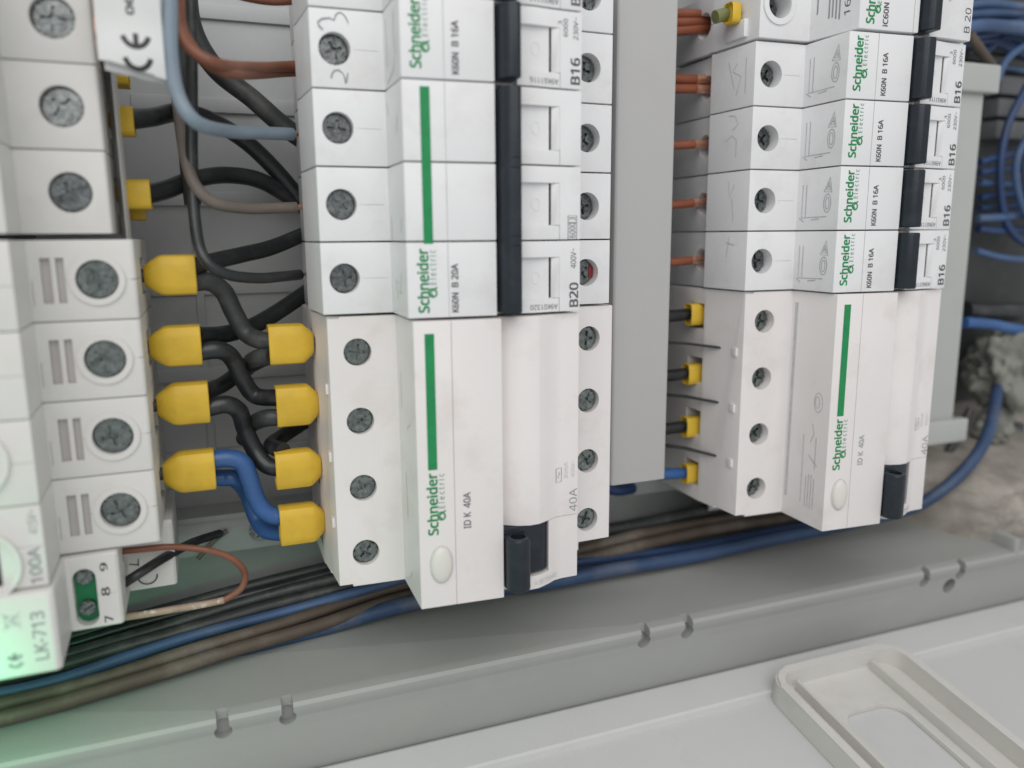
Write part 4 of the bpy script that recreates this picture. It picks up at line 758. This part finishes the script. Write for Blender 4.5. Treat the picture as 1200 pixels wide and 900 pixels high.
# things at the far right edge
GT = 'wires at the right edge of the enclosure'
for i, (pts, r, m, lab) in enumerate((
    ([(235.4, 47.9, -62.0), (248.9, 49.7, -62.0), (265.1, 51.7, -62.0), (292.1, 52.8, -62.0)], 2.4, 'blue_dusty', 'uppermost blue wire crossing the top right corner'),
    ([(231.5, 41.1, -58.0), (244.7, 44.0, -58.0), (260.9, 44.7, -58.0), (287.6, 45.6, -58.0)], 2.6, 'blue_dusty', 'thick blue wire second from the top in the top right corner'),
    ([(241.3, 38.6, -66.0), (259.8, 41.3, -66.0), (274.7, 39.1, -66.0), (301.1, 33.4, -66.0)], 2.2, 'blue_dark', 'dark blue wire dropping below the two upper ones at top right'),
    ([(255.8, 35.8, -66.0), (266.7, 43.1, -66.0), (279.1, 42.7, -66.0), (300.0, 40.2, -66.0)], 2.0, 'blue_dark', 'dark blue wire looping up in the top right corner'),
    ([(234.9, 50.5, -60.0), (250.5, 53.1, -60.0), (269.4, 53.5, -60.0), (288.6, 56.5, -60.0)], 1.6, 'blue_dusty', 'blue wire at the very top of the right photo edge'),
    ([(243.6, 40.5, -62.0), (257.2, 43.4, -62.0), (270.8, 49.0, -62.0), (292.2, 52.1, -62.0)], 1.6, 'blue_dark', 'dark blue wire crossing over the thick second one at top right'),
    ([(258.4, 24.4, -60.0), (262.8, 33.1, -60.0), (273.5, 39.7, -60.0), (290.8, 43.6, -60.0)], 1.4, 'blue', 'blue wire rising steeply out of the dark at top right'),
    ([(287.8, 15.2, -64.0), (284.9, 1.3, -64.0), (286.1, -12.7, -64.0), (292.5, -26.9, -64.0), (311.0, -41.6, -64.0)], 1.4, 'blue', 'second blue wire bowing down along the right photo edge'),
    ([(265.6, -24.7, -68.0), (286.9, -23.9, -68.0), (313.5, -22.2, -68.0)], 1.3, 'blue_dark', 'fifth thin dark blue wire right of the grey trunking'),
    ([(251.0, 36.9, -70.0), (270.5, 35.6, -70.0), (306.4, 35.9, -70.0)], 3.0, 'black', 'black cable under the blue wires in the top right corner'),
    ([(282.5, 7.6, -60.0), (275.8, -1.1, -60.0), (274.2, -9.7, -60.0), (277.8, -20.0, -60.0), (285.3, -29.1, -60.0), (304.7, -37.9, -60.0)], 1.5, 'blue', 'blue wire bowing down along the right photo edge'),
    ([(260.6, -6.1, -66.0), (276.0, -2.9, -66.0), (306.4, 2.2, -66.0)], 1.5, 'blue_dark', 'thin dark blue wire upper of those right of the grey trunking'),
    ([(261.1, -10.2, -66.0), (276.8, -8.5, -66.0), (308.0, -7.1, -66.0)], 1.5, 'blue_dark', 'thin dark blue wire below the first right of the grey trunking'),
    ([(260.2, -29.1, -64.0), (277.2, -28.3, -64.0), (308.3, -25.4, -64.0)], 1.6, 'blue', 'blue wire halfway down right of the grey trunking'),
    ([(263.3, -33.3, -66.0), (280.6, -34.1, -66.0), (312.4, -32.7, -66.0)], 1.7, 'blue_dark', 'dark blue wire just under the halfway blue one'),
    ([(247.2, 47.8, -68.0), (263.5, 49.8, -68.0), (300.8, 52.2, -68.0)], 1.7, 'blue_dark', 'dark blue wire between the two thick upper blue ones at top right'),
    ([(261.5, 30.3, -70.0), (275.9, 33.2, -70.0), (307.4, 30.4, -70.0)], 1.5, 'blue', 'blue wire lowest in the top right corner above the clip'),
    ([(281.2, 25.1, -64.0), (271.8, 7.7, -64.0), (270.9, -12.9, -64.0), (280.1, -34.1, -64.0), (306.2, -45.3, -64.0)], 1.6, 'blue_dark', 'dark blue wire bowing left of the bright blue bowed one'),
    ([(264.1, -14.2, -68.0), (280.4, -14.6, -68.0), (312.5, -16.3, -68.0)], 1.6, 'blue', 'third thin blue wire right of the grey trunking'),
    ([(265.0, -20.5, -68.0), (281.0, -18.9, -68.0), (313.1, -20.0, -68.0)], 1.6, 'blue_dark', 'fourth thin dark blue wire right of the grey trunking'),
    ([(258.6, -42.4, -62.0), (272.0, -45.1, -62.0), (287.6, -46.4, -62.0), (308.8, -45.3, -62.0)], 1.3, 'blue', 'thin blue wire sagging across the grey wall at right'),
    ([(257.5, -67.5, -64.0), (272.8, -68.9, -64.0), (315.8, -69.9, -64.0)], 4.2, 'black', 'thick black cable above the bright blue wire at right'),
    ([(245.9, -71.1, -54.0), (260.7, -72.5, -54.0), (276.2, -75.4, -54.0), (303.2, -79.7, -54.0)], 2.3, 'blue', 'bright blue wire above the crumpled filler at right'))):
    wire(pts, r, {'blue': 'blue_dusty', 'blue_dusty': 'blue_dusty'}.get(m, m) if 'bright' not in lab else m, lab, group=GT)
wire([(229.4, 38.0, -50.0), (236.3, 32.5, -50.0), (256.8, 28.9, -60.0)], 1.8, 'brown_dusty', 'dusty brown cable behind the top right clip', group=GT)
def blob(name, c, rad, m, label, cat, amp, seed, squash=(1, 1, 1)):
    bm = bmesh.new(); bmesh.ops.create_icosphere(bm, subdivisions=5, radius=1)
    for v in bm.verts:
        d = v.co.copy(); f = 1 + amp * noise.fractal(d * 1.7 + Vector((seed, 0, 0)), 1.0, 2.1, 6) + amp * .5 * abs(noise.noise(d * 4 + Vector((0, seed, 0))))
        v.co = Vector((c[0] + d.x * f * rad * squash[0], c[1] + d.y * f * rad * squash[1], c[2] + d.z * f * rad * squash[2]))
    o = obj(name, finish(bm, name, 80), m)
    return tag(o, label, cat)
blob('filler_lump', (282.7, -93.6, -60.0), 17, 'foam', 'crumpled grey-green lump of filler at the right edge below the bright blue wire', 'filler', .42, 3.1, (1.05, 1.0, .8))
blob('filler_lump', (275.2, -117.1, -58.0), 8, 'foam', 'smaller pale filler lump hanging under the crumpled one', 'filler', .4, 9.4, (1, 1, .8))
bx = thing('junction_block', 'dark plastic block in the corner under the filler lump', 'connector', ((298.5, -132.1, -72.0)), None)
c = (298.5, -132.1, -72.0)
bm = bmesh.new(); box(bm, -13, 13, -9, 9, -8, 2, .8); obj('block_body', finish(bm, 'block_body'), 'darkbox', bx)
bm = bmesh.new(); box(bm, -4, 4, 1, 5, 1.5, 3.0, .5); obj('clip', finish(bm, 'clip'), 'slotgrey', bx)
tb = thing('terminal_strip', 'dim grey terminal strip in the dark behind the top right clip', 'terminal strip', (286.7, 16.6, -74.0))
for k in range(3):
    bm = bmesh.new(); box(bm, -12, 30, 6 - 9 * k, 13.4 - 9 * k, -8, 3, .8); obj('terminal_block', finish(bm, 'terminal_block'), 'shadowgrey', tb)
# rough plaster in the right corner and the wall behind
def terrain(name, x0, x1, y0, y1, zf, nx, ny, m):
    bm = bmesh.new(); g = [[bm.verts.new((x0 + (x1 - x0) * i / nx, y0 + (y1 - y0) * j / ny, 0)) for j in range(ny + 1)] for i in range(nx + 1)]
    for i in range(nx):
        for j in range(ny): bm.faces.new((g[i][j], g[i + 1][j], g[i + 1][j + 1], g[i][j + 1]))
    for v in bm.verts: v.co.z = zf(v.co.x, v.co.y)
    return obj(name, finish(bm, name, 80), m)
def pz(x, y):
    f = lambda t: max(0, min(1, t))
    s_ = f((x - 208) / 29) * f((-118 - y) / 16) ; s_ = s_ * s_ * (3 - 2 * s_)
    q = Vector((x, y, 0))
    return BACK + .6 + s_ * (58 + 4 * noise.noise(q * .03)) + s_ * (2.0 * noise.fractal(q * .12, 1, 2, 5) + .8 * noise.noise(q * .7))
o = terrain('plaster_ground', 150, 300, -164, -84, pz, 150, 90, 'concrete'); o['kind'] = 'structure'; o['label'] = 'rough grey-brown plaster filling the right corner of the enclosure'
def pw(x, y):
    q = Vector((x, y, 0)); return -100 + 3 * noise.fractal(q * .03, 1, 2, 5)
bm = bmesh.new(); box(bm, 240, 420, -112, 160, -88, -79, .5); part('side_panel', bm, 'darkbox')
o = terrain('plaster_wall', -420, 620, -420, 420, pw, 120, 90, 'concrete'); o['kind'] = 'structure'; o['label'] = 'rough plaster wall the enclosure is set into'

# ------------------------------------------------------------------ hanging paper label
tg = thing('cable_label', 'white paper cable label with a bold CE mark hanging in the upper left', 'label', (-55, 8, -10))
def tz(x, y):
    t = (x + 55) / 6.0
    return -10 - .7 * t * t - (.02 * max(0, 2 - y) ** 2) + .25 * math.sin(y * .5)
bm = bmesh.new(); N1, N2 = 14, 24; rows = []
for j in range(N2 + 1):
    row = []
    for i in range(N1 + 1):
        x = -61.3 + 12.7 * i / N1; yb = 1.8 - 3.3 * (i / N1) ** 1.3 + .35 * noise.noise(Vector((x * .9, 3, 0))); y = yb + (32 - yb) * j / N2
        row.append(bm.verts.new((x, y, tz(x, y))))
    rows.append(row)
for j in range(N2):
    for i in range(N1): bm.faces.new((rows[j][i], rows[j][i + 1], rows[j + 1][i + 1], rows[j + 1][i]))
r = bmesh.ops.extrude_face_region(bm, geom=bm.faces[:])
for v in [g for g in r['geom'] if isinstance(g, bmesh.types.BMVert)]: v.co.z -= .25
TO = (55, -8, 10); obj('front_sheet', finish(bm, 'front_sheet', 50), 'paper', tg, TO)
bm = bmesh.new(); rows = []
for j in range(13):
    row = []
    for i in range(N1 + 1):
        x = -60.4 + 11.9 * i / N1; yb = .2 - 2.3 * (i / N1) + .5 * noise.noise(Vector((x * 1.3, 7, 0))); y = yb + (32 - yb) * j / 12
        row.append(bm.verts.new((x, y, tz(x, y) - 2.2)))
    rows.append(row)
for j in range(12):
    for i in range(N1): bm.faces.new((rows[j][i], rows[j][i + 1], rows[j + 1][i + 1], rows[j + 1][i]))
r = bmesh.ops.extrude_face_region(bm, geom=bm.faces[:])
for v in [g for g in r['geom'] if isinstance(g, bmesh.types.BMVert)]: v.co.z -= .3
obj('back_sheet', finish(bm, 'back_sheet', 50), 'paper', tg, TO)
plc = lambda a, b: (a, b, tz(a, b) + .09)
X0, Y0, X1, Y1 = (-56.8, 0.2, -50.9, 8.0)
cx = (X0 + X1) / 2
strokes([arc(cx + .1, Y0 + 2.9, 2.55, 195, 345, 16, 2.9), arc(cx, Y0 + 7.3, 2.55, 195, 345, 16, 2.9), [(cx, Y0 + 4.6), (cx, Y0 + 7.1)]], 1.0, 'ink_black', tg, plc, 'conformity_mark', TO)
letters('06-', (-55.3, 10.9, -53.7, 15.7), 90, 'ink_black', tg, plc, .03, off=TO)
